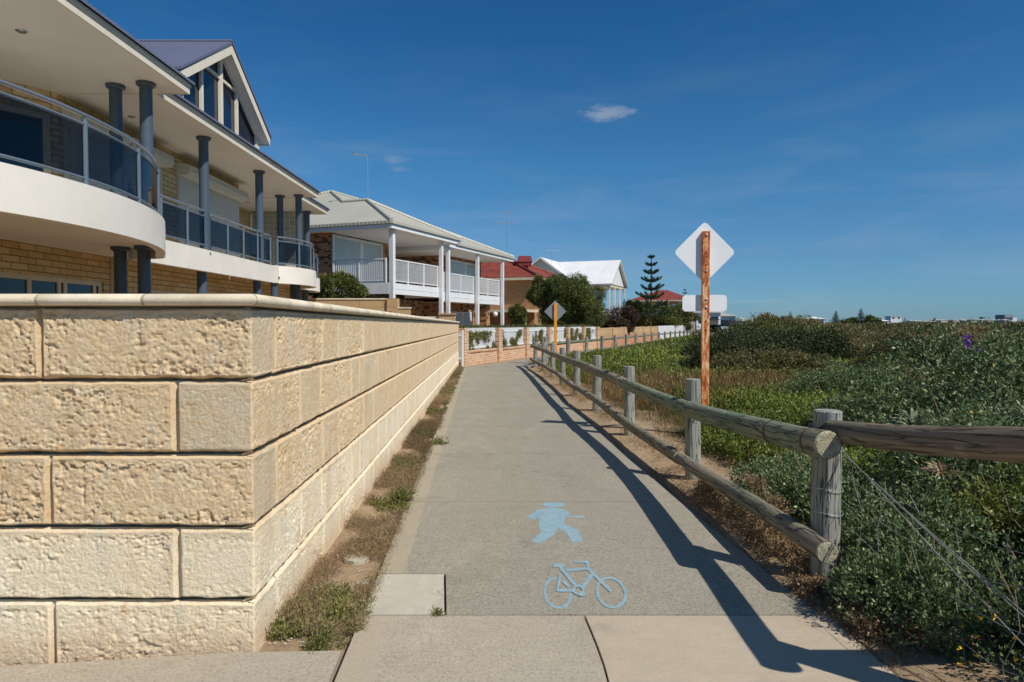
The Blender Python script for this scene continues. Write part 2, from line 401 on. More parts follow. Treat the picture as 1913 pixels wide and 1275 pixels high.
def soil():
    m = NT('sandy_soil'); v = m.coord(); n1 = m.noise(v, .8, 6, .6); n2 = m.noise(v, 25, 6, .7); n3 = m.noise(v, 160, 4, .8)
    c = m.ramp(n2, [(.3, srgb(142, 120, 94)), (.55, srgb(172, 150, 122)), (.8, srgb(196, 178, 152))])
    c = m.mix(m.ramp(n1, [(.35, 0), (.65, .5)]), c, srgb(120, 102, 82))
    c = m.mix(m.ramp(n3, [(.32, .7), (.44, 0)]), c, srgb(80, 60, 44)); c = m.mix(m.ramp(n3, [(.62, 0), (.72, .8)]), c, srgb(225, 210, 190))
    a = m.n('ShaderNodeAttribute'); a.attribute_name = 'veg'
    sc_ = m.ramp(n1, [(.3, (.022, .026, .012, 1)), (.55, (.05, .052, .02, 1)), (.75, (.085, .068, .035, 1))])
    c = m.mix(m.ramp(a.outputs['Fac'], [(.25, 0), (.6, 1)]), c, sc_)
    m.col(c); m.rough(.95, .1); m.bump(n2, .6, .02, m.bump(n3, .5, .006)); return m.m
M['soil'] = soil()
def timber(name, c1, c2, green=.4):
    m = NT(name); uv = m.coord('UV', (1, 1, 1)); g = m.coord('UV', (1.2, 26, 1)); g2 = m.coord('UV', (3, 110, 1))
    n = m.noise(g, 1, 6, .65, .3); f = m.noise(g2, 1, 5, .7, .2); big = m.noise(uv, 2.2, 4)
    c = m.ramp(n, [(.3, c1), (.7, c2)])
    c = m.mix(m.ramp(f, [(.30, .75), (.44, 0)]), c, (.05, .045, .04, 1))
    ob = m.coord('Object'); c = m.mix(m.ramp(m.noise(ob, 1.4, 5, .6), [(.40, 0), (.62, green)]), c, srgb(104, 122, 98))
    c = m.mix(m.ramp(m.noise(ob, 5, 5), [(.60, 0), (.75, .4)]), c, srgb(168, 164, 150))
    cr = m.ramp(m.noise(m.coord('UV', (1.1, 9, 1)), 1.3, 3, .5, .5), [(.475, 0), (.495, 1), (.51, 1), (.53, 0)])
    c = m.mix(m.math('MULTIPLY', cr, .8), c, (.04, .035, .03, 1))
    m.col(c); m.rough(.85, .2)
    b = m.bump(f, .7, .006); b = m.bump(m.math('SUBTRACT', 1, cr), .7, .01, b); m.bump(big, .3, .03, b); return m.m
M['timber'] = timber('weathered_timber', srgb(112, 104, 90), srgb(160, 150, 132), .45)
M['timber_green'] = timber('greenish_timber', srgb(112, 116, 96), srgb(152, 154, 132), .8)
M['timber_post'] = timber('grey_post_timber', srgb(128, 128, 122), srgb(174, 174, 166), .25)
M['timber_brown'] = timber('brown_timber', srgb(100, 90, 76), srgb(146, 132, 114), .15)
def endgrain():
    m = NT('sawn_log_end'); v = m.coord(); n = m.noise(v, 18, 6, .7); n2 = m.noise(v, 70, 4, .7)
    c = m.ramp(n, [(.3, srgb(116, 114, 94)), (.5, srgb(160, 156, 132)), (.7, srgb(200, 194, 170))]); c = m.mix(m.ramp(n2, [(.36, .85), (.48, 0)]), c, srgb(84, 80, 62))
    m.col(c); m.rough(.9, .15); m.bump(n2, .7, .006); return m.m
M['endgrain'] = endgrain()
def rust():
    m = NT('rusty_painted_steel'); v = m.coord('Object', (1, 1, .28)); n = m.noise(v, 13, 6, .65, .5); n2 = m.noise(v, 45, 5, .7)
    c = m.ramp(n, [(.38, srgb(140, 68, 36)), (.48, srgb(196, 112, 58)), (.56, srgb(232, 186, 140)), (.75, srgb(240, 208, 172))])
    c = m.mix(m.ramp(n2, [(.3, .6), (.45, 0)]), c, srgb(110, 52, 30))
    m.col(c); m.rough(.75, .3); m.bump(n2, .3, .003); return m.m
M['rust'] = rust(); M['strap'] = simple('rusted_wire_band', srgb(104, 66, 48), .8, .3, 30)
def steelroof(name, c, per=.2, rough=.45):
    m = NT(name); v = m.coord('UV'); n = m.noise(v, .7, 4); sx = m.n('ShaderNodeSeparateXYZ'); m.l(v, sx.inputs[0])
    wv = m.math('SINE', m.math('MULTIPLY', sx.outputs[0], 6.2832/per))
    m.col(m.mix(m.ramp(n, [(.3, 0), (.7, 1)]), tuple(x*.88 for x in c[:3])+(1,), c)); m.rough(rough, .4); m.bump(wv, .5, .012); return m.m
M['roof_grey'] = steelroof('pale_green_grey_steel', (.47, .455, .375, 1))
M['roof_white'] = steelroof('white_steel', (.82, .83, .82, 1), .2, .5)
M['roof_blue'] = steelroof('bluegrey_steel', (.15, .16, .23, 1), .076, .35)
def tiles(name, c1, c2):
    m = NT(name); uv = m.coord('UV'); b = m.n('ShaderNodeTexBrick'); b.offset = 0; m.l(uv, b.inputs['Vector']); b.inputs['Scale'].default_value = 1
    b.inputs['Brick Width'].default_value = .30; b.inputs['Row Height'].default_value = .34; b.inputs['Mortar Size'].default_value = .035; b.inputs['Mortar Smooth'].default_value = 1
    b.inputs['Color1'].default_value = c1; b.inputs['Color2'].default_value = c2; b.inputs['Mortar'].default_value = tuple(x*.3 for x in c1[:3])+(1,)
    m.col(b.outputs['Color']); m.rough(.6, .3); m.bump(m.math('SUBTRACT', 1, b.outputs['Fac']), 1, .04); return m.m
M['tiles'] = tiles('terracotta_tiles', srgb(158, 80, 62), srgb(132, 62, 48))
M['cooler'] = simple('maroon_plastic', srgb(128, 48, 46), .5, .1)
def leaf(name, stops, rough=.55, trans=.25):
    m = NT(name); a = m.n('ShaderNodeAttribute'); a.attribute_name = 'tint'
    c = m.ramp(a.outputs['Fac'], stops); m.col(c); m.rough(rough, .35)
    t = m.n('ShaderNodeBsdfTranslucent'); m.l(c, t.inputs[0]); mx = m.n('ShaderNodeMixShader'); mx.inputs[0].default_value = trans
    m.l(m.b.outputs[0], mx.inputs[1]); m.l(t.outputs[0], mx.inputs[2]); m.l(mx.outputs[0], m.o.inputs[0]); return m.m
def s(*a): return srgb(*a)
M['lf_salt'] = leaf('saltbush_leaf', [(0, s(54, 66, 36)), (.35, s(84, 102, 62)), (.7, s(118, 138, 92)), (.93, s(172, 184, 142)), (1, s(186, 160, 66))])
M['lf_bright'] = leaf('bright_groundcover_leaf', [(0, s(76, 86, 38)), (.5, s(112, 126, 52)), (.85, s(148, 156, 72)), (1, s(200, 190, 64))])
M['lf_olive'] = leaf('olive_scrub_leaf', [(0, s(58, 58, 32)), (.4, s(92, 92, 50)), (.8, s(130, 120, 74)), (1, s(170, 146, 104))])
M['lf_brown'] = leaf('brown_scrub_leaf', [(0, s(84, 74, 46)), (.4, s(122, 112, 70)), (.8, s(158, 140, 98)), (1, s(190, 168, 130))])
M['lf_dark'] = leaf('dark_tree_leaf', [(0, s(46, 56, 26)), (.5, s(84, 96, 46)), (.85, s(130, 134, 68)), (1, s(180, 172, 98))])
M['lf_dune'] = leaf('dark_dune_leaf', [(0, s(34, 42, 22)), (.5, s(58, 68, 36)), (.85, s(88, 96, 54)), (1, s(124, 124, 74))])  # darker leaf colour for the dune shrubs and scrub
M['lf_yellowgreen'] = leaf('yellowish_shrub_leaf', [(0, s(66, 74, 32)), (.4, s(100, 112, 50)), (.8, s(140, 146, 74)), (1, s(186, 180, 96))])
M['lf_pine'] = leaf('pine_needle', [(0, s(34, 50, 38)), (.5, s(54, 76, 56)), (1, s(92, 112, 78))], trans=.1)
M['lf_dry'] = leaf('dead_leaf', [(0, s(86, 70, 52)), (.5, s(136, 114, 86)), (.85, s(178, 154, 120)), (1, s(206, 186, 152))])
M['lf_grass'] = leaf('seeding_grass', [(0, s(98, 84, 44)), (.5, s(134, 112, 70)), (1, s(164, 140, 100))])
M['lf_weed'] = leaf('verge_weed', [(0, s(78, 82, 44)), (.5, s(116, 118, 64)), (1, s(166, 160, 104))])
M['lf_purple'] = leaf('dark_reddish_leaf', [(0, s(50, 38, 30)), (.5, s(86, 70, 54)), (1, s(116, 98, 72))])
M['lf_silver'] = leaf('silvery_strap_leaf', [(0, s(86, 104, 76)), (.5, s(132, 148, 116)), (1, s(168, 176, 140))])
M['fl_yellow'] = simple('yellow_petal', (.75, .45, .02, 1), .6)
M['fl_purple'] = simple('purple_petal', (.28, .08, .5, 1), .6)
M['fl_pink'] = simple('magenta_petal', (.5, .03, .16, 1), .6)
M['twig'] = simple('twig_bark', srgb(158, 136, 108), .9, .2, 20)
M['bark'] = simple('tree_bark', srgb(108, 90, 72), .9, .25, 8, .4, 30)
# ---------------------------------------------------------------- geometry of the place
def PL(Y): return -.613-.0486*Y                 # left path edge
def PR(Y): return 1.746-.0503*Y                 # right path edge
def FX(Y): return 2.035-.0453*Y                 # line of the timber fence
def WX(Y): return -1.22-.0345*(Y-3.2)           # face of the block wall
U = Vector((.3587, .9335, 0)).normalized(); N = Vector((U.y, -U.x, 0))      # street direction beyond the bend and its seaward normal
BF = Vector((-1.91, 26.1, 0))                   # first brick pillar
def fr(o):
    return lambda t, s_, z: o+U*t+N*s_+Vector((0, 0, z))
fB = fr(BF)
def dune(X, Y):
    X = np.asarray(X, float); Y = np.asarray(Y, float)
    d1 = X-(2.035-.0453*Y); d2 = (X-BF.x)*N.x+(Y-BF.y)*N.y-3.1
    return np.where(Y < 24, d1, np.where(Y > 30, d2, d1+(d2-d1)*(Y-24)/6))
def T(X, Y):
    X = np.asarray(X, float); Y = np.asarray(Y, float)
    d = dune(X, Y); g = gz(Y)
    h = g+.035*sstep(0, .5, d+.35)*(Y > 1)+.12*(fbm(X*.6, Y*.6, 2.0, 3)-.45)*sstep(.2, 2, d)
    h = h+sstep(2, 30, d)*(.30+.5*(fbm(X*.07+3, Y*.07, 5.0, 3)-.5))*sstep(6, 26, Y)
    left = X < PR(Y)+.02
    wl = (X-BF.x)*N.x+(Y-BF.y)*N.y
    h = np.where(left & (Y < 26), g-.03, h)
    h = np.where((wl < 3.0) & (Y >= 24), g-.03, h)
    h = h-np.where((X < -1.1) & (Y < 3.4), np.minimum(.6, (-X-1.1)*.062+.006), 0)
    return h
# ground sheet
def axis(segs):
    a = []
    for lo, hi, n in segs: a += list(np.linspace(lo, hi, n, endpoint=False))
    return np.array(a+[segs[-1][1]])
gx = axis([(-4000, -200, 6), (-200, -20, 12), (-20, -3, 20), (-3, 4, 120), (4, 20, 60), (20, 120, 50), (120, 400, 16), (400, 4000, 8)])
gy = axis([(-60, 0, 8), (0, 14, 170), (14, 32, 90), (32, 120, 70), (120, 400, 16), (400, 6000, 10)])
GX, GY = np.meshgrid(gx, gy, indexing='ij'); GZ = T(GX, GY)
GZ = GZ+.012*(fbm(GX*5, GY*5, 1.0, 3)-.5)*((GX > -2.5) & (GY < 32))
me = grid_mesh('ground', [np.stack([GX, GY, GZ], -1)])
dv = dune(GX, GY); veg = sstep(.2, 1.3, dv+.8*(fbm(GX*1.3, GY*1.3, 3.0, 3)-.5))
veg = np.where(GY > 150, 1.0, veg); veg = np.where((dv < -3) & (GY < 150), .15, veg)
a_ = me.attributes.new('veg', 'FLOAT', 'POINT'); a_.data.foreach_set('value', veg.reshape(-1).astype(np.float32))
tag(link_mesh('ground', me, M['soil'], None), 'sandy soil and dune ground', kind='structure')
# ---- path slabs
def slab(name, pts, mat, th=.09, edge=None, label='concrete path slab'):
    """pts: plan polygon (x, y); top at path level"""
    m = MB(); n = len(pts)
    m.v = [(x, y, float(gz(y))+.012) for x, y in pts]+[(x, y, float(gz(y))-th) for x, y in pts]
    m.f = [tuple(range(n))]+[(i+n, (i+1) % n+n, (i+1) % n, i) for i in range(n)]
    m.uv[0] = [(x-PL(y) if edge is None else 9, y) for x, y in pts]
    o = m.build(name, mat); tag(o, label, kind='structure'); return o
J = [3.53, 5.83, 8.05, 10.2, 12.4, 14.6, 16.8, 19.0, 21.2, 23.4]
g_ = .006
def px_(y): return ground(*y)
slab('path', [(PL(.2)-.02, .2), (.405, .2), (.405, 3.0), (.395, 3.2), (.372, 3.53-g_), (PL(3.53), 3.53-g_)], M['path_beige'])
slab('path', [(.415, .2), (PR(.2), .2), (PR(3.53)+.08, 3.53-g_), (.384, 3.53-g_), (.407, 3.2), (.415, 3.0)], M['path_smooth'], edge=1)
p1 = ground(700, 1075); p2 = ground(831, 1076); p3 = ground(830, 1163)
slab('path', [(PL(3.53), 3.53+g_), (p3.x-.006, 3.53+g_), (p2.x-.006, p2.y-.006), (PL(p2.y), p2.y-.006)], M['patch'], edge=1)
slab('path', [(p3.x+.006, 3.53+g_), (PR(3.53)+.04, 3.53+g_), (PR(5.83), 5.83-g_), (PL(5.83), 5.83-g_), (PL(p2.y), p2.y+.006), (p2.x+.006, p2.y+.006)], M['path'])
for a, b in zip(J[1:-1], J[2:]):
    slab('path', [(PL(a), a+g_), (PR(a), a+g_), (PR(b), b-g_), (PL(b), b-g_)], M['path'])
# bend and the street path beyond
ptsL = []; inner = [(PR(23.4), 23.4+g_), (.56, 24.2), (.68, 25.0), (.98, 26.0)]
far = [fB(t, 2.55, 0) for t in (2.6, 6, 10, 20, 30, 45, 60, 90)]
near = [fB(t, .75, 0) for t in (90, 60, 45, 30, 20, 10, 6, 3, 1)]
pl = inner+[(p.x, p.y) for p in far]+[(p.x, p.y) for p in near]+[(-1.25, 26.0), (-1.62, 25.2), (PL(23.4), 23.4+g_)]
slab('path', pl, M['path'], edge=1)
# small side path at lower left
q1 = ground(640, 1219); q0 = ground(0, 1246)
m = slab('path', [(-9, .2), (PL(.2)-.04, .2), (PL(q1.y)-.03, q1.y), (-1.3, q1.y+.01), (-2.4, q1.y+.01), (-9, q1.y+.01)], M['path_beige'], edge=1, label='concrete side path')
for v in m.data.vertices: v.co.z -= max(0, -v.co.x-1.1)*.062+.004
# ---- markings painted on the path
def mark(name, polys, label, cat):
    m = MB()
    for i, P in enumerate(polys):
        m.poly([ground(x, y, .0129+.00003*i) for x, y in P])
    o = m.build(name, M['paint']); return tag(o, label, cat)
def z9(l, ox=600, oy=850, k=2.7329): return [(ox+x/k, oy+y/k) for x, y in l]
def ell(cx, cy, rx, ry, n=32, a0=0, a1=360): return [(cx+rx*math.cos(R(a0+(a1-a0)*i/n)), cy+ry*math.sin(R(a0+(a1-a0)*i/n))) for i in range(n)]
walker = [z9(ell(1189, 254, 58, 13)),
          z9([(1130, 275), (1185, 269), (1240, 278), (1270, 298), (1250, 318), (1241, 340), (1238, 358), (1213, 374), (1150, 400), (1125, 392), (1114, 372), (1113, 340), (1108, 312), (1092, 335), (1048, 318), (1075, 300), (1100, 283)][::-1]),
          z9([(1262, 309), (1290, 312), (1346, 311), (1344, 323), (1290, 320), (1256, 320)]),
          z9([(1125, 392), (1150, 400), (1205, 374), (1201, 398), (1190, 410), (1118, 452), (1071, 445)]),
          z9([(1213, 374), (1238, 352), (1310, 380), (1338, 444), (1281, 447), (1255, 400)])]
walker[1] = walker[1][::-1]
mark('walker_symbol', walker, 'pale blue painted walking figure symbol on the path above the bicycle', 'path marking')
def ring(cx, cy, rx, ry, wd, n=40, a0=0, a1=360):
    P = []
    for i in range(n):
        a, b = R(a0+(a1-a0)*i/n), R(a0+(a1-a0)*(i+1)/n); wy = wd*.85
        P.append(z9([(cx+rx*math.cos(a), cy+ry*math.sin(a)), (cx+rx*math.cos(b), cy+ry*math.sin(b)), (cx+(rx-wd)*math.cos(b), cy+(ry-wy)*math.sin(b)), (cx+(rx-wd)*math.cos(a), cy+(ry-wy)*math.sin(a))]))
    return P
def bar(x0, y0, x1, y1, wd):
    dx, dy = x1-x0, y1-y0; L = math.hypot(dx, dy); nx, ny = -dy/L*wd/2, dx/L*wd/2
    return z9([(x0+nx, y0+ny), (x1+nx, y1+ny), (x1-nx, y1-ny), (x0-nx, y0-ny)])
bike = []
def rring(cx, cy, rx, ry, tilt, wd, gaps=()):
    n = 48; P = []
    for i in range(n):
        a, b = 2*math.pi*i/n, 2*math.pi*(i+1)/n
        if any(g0 <= math.degrees(a) < g1 for g0, g1 in gaps): continue
        def pt(t, r): x = (rx-r)*math.cos(t); y = (ry-r*.9)*math.sin(t); return (cx+x+tilt*y, cy+y)
        P.append(z9([pt(a, 0), pt(b, 0), pt(b, wd), pt(a, wd)]))
    return P
bike += rring(1207, 706, 72, 82, .12, 14, ((335, 356), (265, 300)))
bike += rring(1481, 704, 78, 82, .14, 14)
bike += [bar(1182, 564, 1243, 566, 16), bar(1215, 560, 1232, 590, 16), bar(1225, 580, 1300, 668, 17), bar(1222, 606, 1206, 694, 13), bar(1204, 691, 1288, 692, 15),
         bar(1250, 590, 1372, 580, 15), bar(1382, 612, 1332, 680, 20), bar(1290, 546, 1362, 546, 10), bar(1356, 542, 1366, 585, 14), bar(1360, 578, 1478, 694, 17),
         bar(1236, 648, 1262, 674, 10), bar(1318, 700, 1345, 712, 12)]
bike += rring(1313, 690, 30, 26, 0, 13)
bike.append(z9(ell(1330, 712, 18, 11, 14)))
mark('bicycle_symbol', bike, 'pale blue painted bicycle symbol on the path below the walking figure', 'path marking')
# ================================================================ limestone wall
WR = root('limestone_wall', 'rough tan limestone block wall with a rounded coping beside the path, in the foreground', 'wall', (-1.22, 3.2, 0))
COURSES = [(1.264, 1.612), (.914, 1.264), (.564, .914), (.214, .564), (-.136, .214)]
EU2 = np.array([-.0345, 1, 0])/math.hypot(.0345, 1); EN2 = np.array([EU2[1], -EU2[0], 0])
def block(org, eu, en, u0, u1, z0, z1, res, rough, open0=False, open1=False, seed=0, dropf=None, vj=1.0):
    L = u1-u0; H = z1-z0; nu = max(4, int(L/res)+1); nv = max(6, int(H/min(res, .03))+1)
    u = np.linspace(0, L, nu); v = np.linspace(0, H, nv)
    # pack extra samples at the rims
    rim = np.array([.002, .006, .012, .02, .03, .04])
    u = np.unique(np.concatenate([u, rim, L-rim])); v = np.unique(np.concatenate([v, rim, H-rim]))
    Uu, Vv = np.meshgrid(u, v, indexing='ij')
    gu, gv = (u0+Uu)+seed*3.1, (z0+Vv)+seed*1.7
    wob = .010*(fbm(gu*14, gv*14, seed*1.0, 3)-.5)
    e1 = np.full_like(Uu, 9.) if open0 else Uu+wob
    e2 = np.full_like(Uu, 9.) if open1 else L-Uu+wob
    e = np.minimum(np.minimum(e1, e2), np.minimum(Vv+wob*1.2, H-Vv+wob))
    ev_ = np.minimum(Vv+wob*1.2, H-Vv+wob); eh_ = np.minimum(e1, e2)
    lo_ = Vv+wob*1.6; hi_ = H-Vv+wob
    prof = np.minimum(np.minimum(-.062*(1-sstep(.0, .030, lo_))**1.3, -.034*(1-sstep(.0, .014, hi_))), -.036*vj*(1-sstep(.002, .022, eh_)))
    msk = sstep(.015, .045, e)
    n = fbm(gu*22, gv*26, 3.3+seed, 4)
    bill = np.abs(fbm(gu*46, gv*52, 9.1+seed, 3)-.5)*2
    amt = sstep(.35, .65, fbm(gu*3.2, gv*5, seed*.7, 3))*.75+.3
    edge = 1+.9*(1-sstep(.04, .10, e))
    d = prof+msk*rough*(.0075*(n-.5)*amt*edge+.005*(bill-.35)*amt*edge-.012*sstep(.60, .75, fbm(gu*17, gv*23, 5.5+seed, 3))*amt)
    hf = 1.0 if res < .009 else (.35 if res < .02 else 0)
    d = d+hf*msk*rough*(.0085*(fbm(gu*72, gv*80, 6.6+seed, 2)-.5)-.005*sstep(.62, .74, fbm(gu*48, gv*60, 2.2+seed, 2)))*(.35+amt)*edge+.008*(fbm(gu*2, gv*2, 1.0, 2)-.5)*msk
    P = org[None, None]+eu[None, None]*(u0+Uu)[..., None]+en[None, None]*d[..., None]
    P = np.array(P); P[..., 2] = z0+Vv
    if dropf is not None: P[..., 2] -= dropf(P[..., 1])
    return P
grids = []; tone = []
EUf = np.array([1., 0, 0]); ENf = np.array([0, -1., 0]); C0 = np.array([-1.232, 3.2, 0.]); C1 = np.array([-1.22, 3.212, 0.])
cols = {}
for ci, (z0, z1) in enumerate(COURSES):
    j = [-.352, -1.342, -2.33, -3.3, -4.3] if ci % 2 else [-.985, -1.96, -2.94, -3.9]
    if ci == 2: j = [-.955, -1.93, -2.9, -3.9]
    if ci == 4: j = [-.95, -1.93, -2.9, -3.9]
    ed = [0]+j
    for k in range(len(ed)-1):
        smooth = (ci % 2 and k == 0)
        G = block(C0, EUf, ENf, ed[k+1], ed[k], z0, z1, .0052 if k < 3 else .02, .32 if smooth else (1.0 if ci < 3 else .7), open1=(k == 0), seed=ci*7+k+1, vj=.85)
        grids.append(G); tone.append(1.0 if smooth else .25*rng.random())
        if k == 0: cols[ci] = [G[-1]]
    # side face going away
    u = 0; k = 0; fall = lambda Y: .0045*(Y-3.2)
    sg = [.34, 1.35, 1.84, 2.84, 3.35, 4.35] if ci % 2 == 0 else [.80, 1.30, 2.3, 2.65, 3.65, 4.15]
    while u < 22.2:
        if k < len(sg): e = sg[k]
        else: e = u+(1.0 if (k+ci) % 4 else .5)
        res = .006 if u < 2.6 else (.015 if u < 5 else (.03 if u < 10 else .07))
        hd = (ci % 2 == 0 and k == 0) or (e-u < .6 and k > 0)
        G = block(C1, EU2, EN2, u, min(e, 22.3), z0, z1, res, .3 if hd else (.8 if ci < 3 else .55), open0=(k == 0), seed=40+ci*11+k, dropf=fall, vj=.3+.25*rng.random() if u > .2 else .55)
        grids.append(G); tone.append((.9 if k == 0 else .62) if hd else .5*rng.random())
        if k == 0: cols[ci].append(G[0])
        u = e; k += 1
for ci, (a, b) in cols.items():      # the chamfered corner arris
    z = np.linspace(COURSES[ci][0], COURSES[ci][1], 60)
    A = np.stack([np.interp(z, a[:, 2], a[:, i]) for i in range(3)], -1); B = np.stack([np.interp(z, b[:, 2], b[:, i]) for i in range(3)], -1)
    mid = (A+B)/2+np.array([.0035, -.0035, 0]); grids.append(np.stack([A, mid, B])); tone.append(.5)
link_mesh('masonry', grid_mesh('masonry', grids, tone=tone), M['limestone'], WR)
m = MB()   # mortar core behind the blocks
e = C1+EU2*22.28
m.prism([(-7, 3.262, -.5), (-1.287, 3.262, -.5), (e[0]-.055, e[1], -.5), (e[0]-.33, e[1], -.5), (-1.6, 3.6, -.5), (-7, 3.6, -.5)], (0, 0, 2.1))
mo = m.build('mortar', M['grout'], WR)
for v in mo.data.vertices:
    if v.co.z > 1: v.co.z = 1.614-.0045*(v.co.y)+.0
# coping: rounded bullnose, segment by segment, mitred at the corner
prof = [(-.40, .004), (.0, .004), (.030, .008), (.043, .020), (.047, .033), (.043, .046), (.030, .057), (.012, .062), (-.40, .064)]
CP = np.array([-1.22, 3.2, 0.]); NF = np.array([0, -1., 0]); MI = (NF+EN2)/(1+NF.dot(EN2))
def cring(pos, nrm, k, drop): return [tuple(pos[:2]+nrm[:2]*(dn*k))+(1.612+dz*k-drop,) for dn, dz in prof]
def cseg(m, rings):
    n = len(prof); P = [p for r in rings for p in r]; R_ = len(rings)
    m.add(P, [(i*n+k, i*n+k+1, (i+1)*n+k+1, (i+1)*n+k) for i in range(R_-1) for k in range(n-1)]+[tuple(range(n))[::-1], tuple(range((R_-1)*n, R_*n))])
def cap_run(m, a, b, eu, nrm, drop, k=1.0, mit0=None, mit1=None):
    pa, pb = CP+eu*a, CP+eu*b; na = mit0 if mit0 is not None else nrm; nb = mit1 if mit1 is not None else nrm
    cseg(m, [cring(pa, na, .96*k, drop(pa[1])), cring(pa+eu*.005, na, k, drop(pa[1])), cring(pb-eu*.005, nb, k, drop(pb[1])), cring(pb, nb, .96*k, drop(pb[1]))])
fz = lambda y: 0; fs = lambda y: .0045*(y-3.2)
m = MB(); b = -.006
while b > -3.4: cap_run(m, b-.478, b, EUf, NF, fz, mit1=MI if b > -.01 else None); b -= .492
u = .006
while u < 22.2: cap_run(m, u, min(22.32, u+.478), EU2, EN2, fs, mit0=MI if u < .01 else None); u += .492
m.build('coping', M['cap'], WR, smooth=True)
m = MB(); cap_run(m, -3.5, 0, EUf, NF, fz, .94, mit1=MI); m.build('coping_grout', M['grout'], WR)
m = MB(); cap_run(m, .0001, 22.25, EU2, EN2, fs, .94, mit0=MI); m.build('coping_grout', M['grout'], WR)
# ================================================================ house 1 (big house on the left)
H1 = root('modern_house', 'cream brick house with blue columns and white curved balconies, behind the limestone wall', 'house', (-9, 15, 0))
SL, BT, BB = 5.74, 3.20, 2.69
m = MB()
m.box((-15, 4, 0), (-8.2, 9.0, 2.93))                                    # ground storey around the window strip
m.box((-15, 9.0, 2.36), (-8.2, 13.75, 2.93)); m.box((-15, 9.0, 0), (-9.2, 13.75, 2.36)); m.box((-9.2, 9, 0), (-8.2, 13.75, .35))
m.box((-15, 13.75, 0), (-8.2, 15.2, 2.93)); m.box((-15, 15.2, 2.3), (-8.2, 18.9, 2.93)); m.box((-15, 15.2, 0), (-9, 18.9, 2.3)); m.box((-15, 18.9, 0), (-8.2, 26, 2.93))
m.build('ground_wall', M['brick_cream'], H1)
m = MB()
m.box((-15, 12.6, 3.1), (-8.32, 20.9, SL)); m.box((-15, 20.9, 3.1), (-9.9, 26, SL))
m.prism([(-8.32, 12.6, 3.1), (-10.2, 9.85, 3.1), (-10.2, 4, 3.1), (-15, 4, 3.1), (-15, 12.6, 3.1)][::-1], (0, 0, SL-3.1))
m.build('upper_wall', M['brick_cream'], H1)
m = MB(); m.box((-9.85, 25.9, 3.1), (-8.0, 26.15, SL)); m.build('glass_block_wall', M['glassblock'], H1)
m = MB(); m.box((-9.6, 26.16, 0), (-8.0, 26.5, SL)); m.box((-8.0, 25.9, 0), (-7.92, 26.5, SL)); m.build('end_wall', M['brick_cream'], H1)
def window(par, x, y0, y1, z0, z1, mull, fm, gm, th=.07, dep=.06, name='window', rail=None):
    """window in a plane X = x, facing +X"""
    f = MB(); f.box((x-dep, y0, z0), (x, y1, z0+th)); f.box((x-dep, y0, z1-th), (x, y1, z1))
    f.box((x-dep, y0, z0+th), (x, y0+th, z1-th)); f.box((x-dep, y1-th, z0+th), (x, y1, z1-th))
    for q in mull: f.box((x-dep, q-th*.5, z0+th), (x+.002, q+th*.5, z1-th))
    o = f.build(name, fm, par)
    g = MB(); g.box((x-dep*.6, y0+.01, z0+.01), (x-dep*.4, y1-.01, z1-.01)); g.build('pane', gm, o); return o
window(H1, -8.24, 9.02, 13.73, .35, 2.36, [10.3, 10.95, 11.68, 12.45, 12.62, 13.5], M['cream'], M['glass'], .09)
window(H1, -8.26, 15.22, 18.88, .35, 2.3, [16.1, 17.2, 18.0], M['cream'], M['glass'], .08)
dd = Vector((-1.88, -2.75, 0)).normalized(); dn_ = Vector((-dd.y, dd.x, 0)); dfr = lambda t, s_, z: Vector((-8.32, 12.6, 0))+dd*t+dn_*s_+Vector((0, 0, z))
m = MB()
for a_, b_ in (((.14, .003, 3.1), (.26, .05, 5.3)), ((3.2, .003, 3.1), (3.3, .05, 5.3)), ((.26, .003, 5.2), (3.2, .05, 5.3)), ((1.66, .003, 3.1), (1.76, .052, 5.2))): m.box(a_, b_, dfr)
dw = m.build('window', M['cream'], H1); m = MB(); m.box((.27, .012, 3.1), (3.19, .022, 5.19), dfr); m.build('pane', M['glass'], dw)
m = MB(); m.box((-8.32, 12.85, 3.1), (-8.25, 13.05, 5.2)); m.build('cream_pilaster', M['cream'], H1)
for (a, b) in ((12.75, 14.35), (14.55, 16.2), (17.05, 20.75)):
    m = MB(); z = 3.12
    while z < 5.2: m.box((-8.315, a+.06, z), (-8.28, b-.06, z+.077)); z += .08
    m.box((-8.318, a, 3.1), (-8.255, a+.06, 5.2)); m.box((-8.318, b-.06, 3.1), (-8.255, b, 5.2)); sh = m.build('roller_shutter', M['shutter'], H1)
    m = MB(); m.prism([(-8.317, a-.04, 5.2), (-8.04, a-.04, 5.2), (-7.98, a-.04, 5.3), (-8.0, a-.04, 5.46), (-8.317, a-.04, 5.50)], (0, b-a+.08, 0)); m.build('shutter_box', M['shutter'], H1)
m = MB(); m.box((-8.19, 13.95, 0), (-8.10, 14.3, 2.88)); m.build('downpipe_pier', M['cream'], H1)
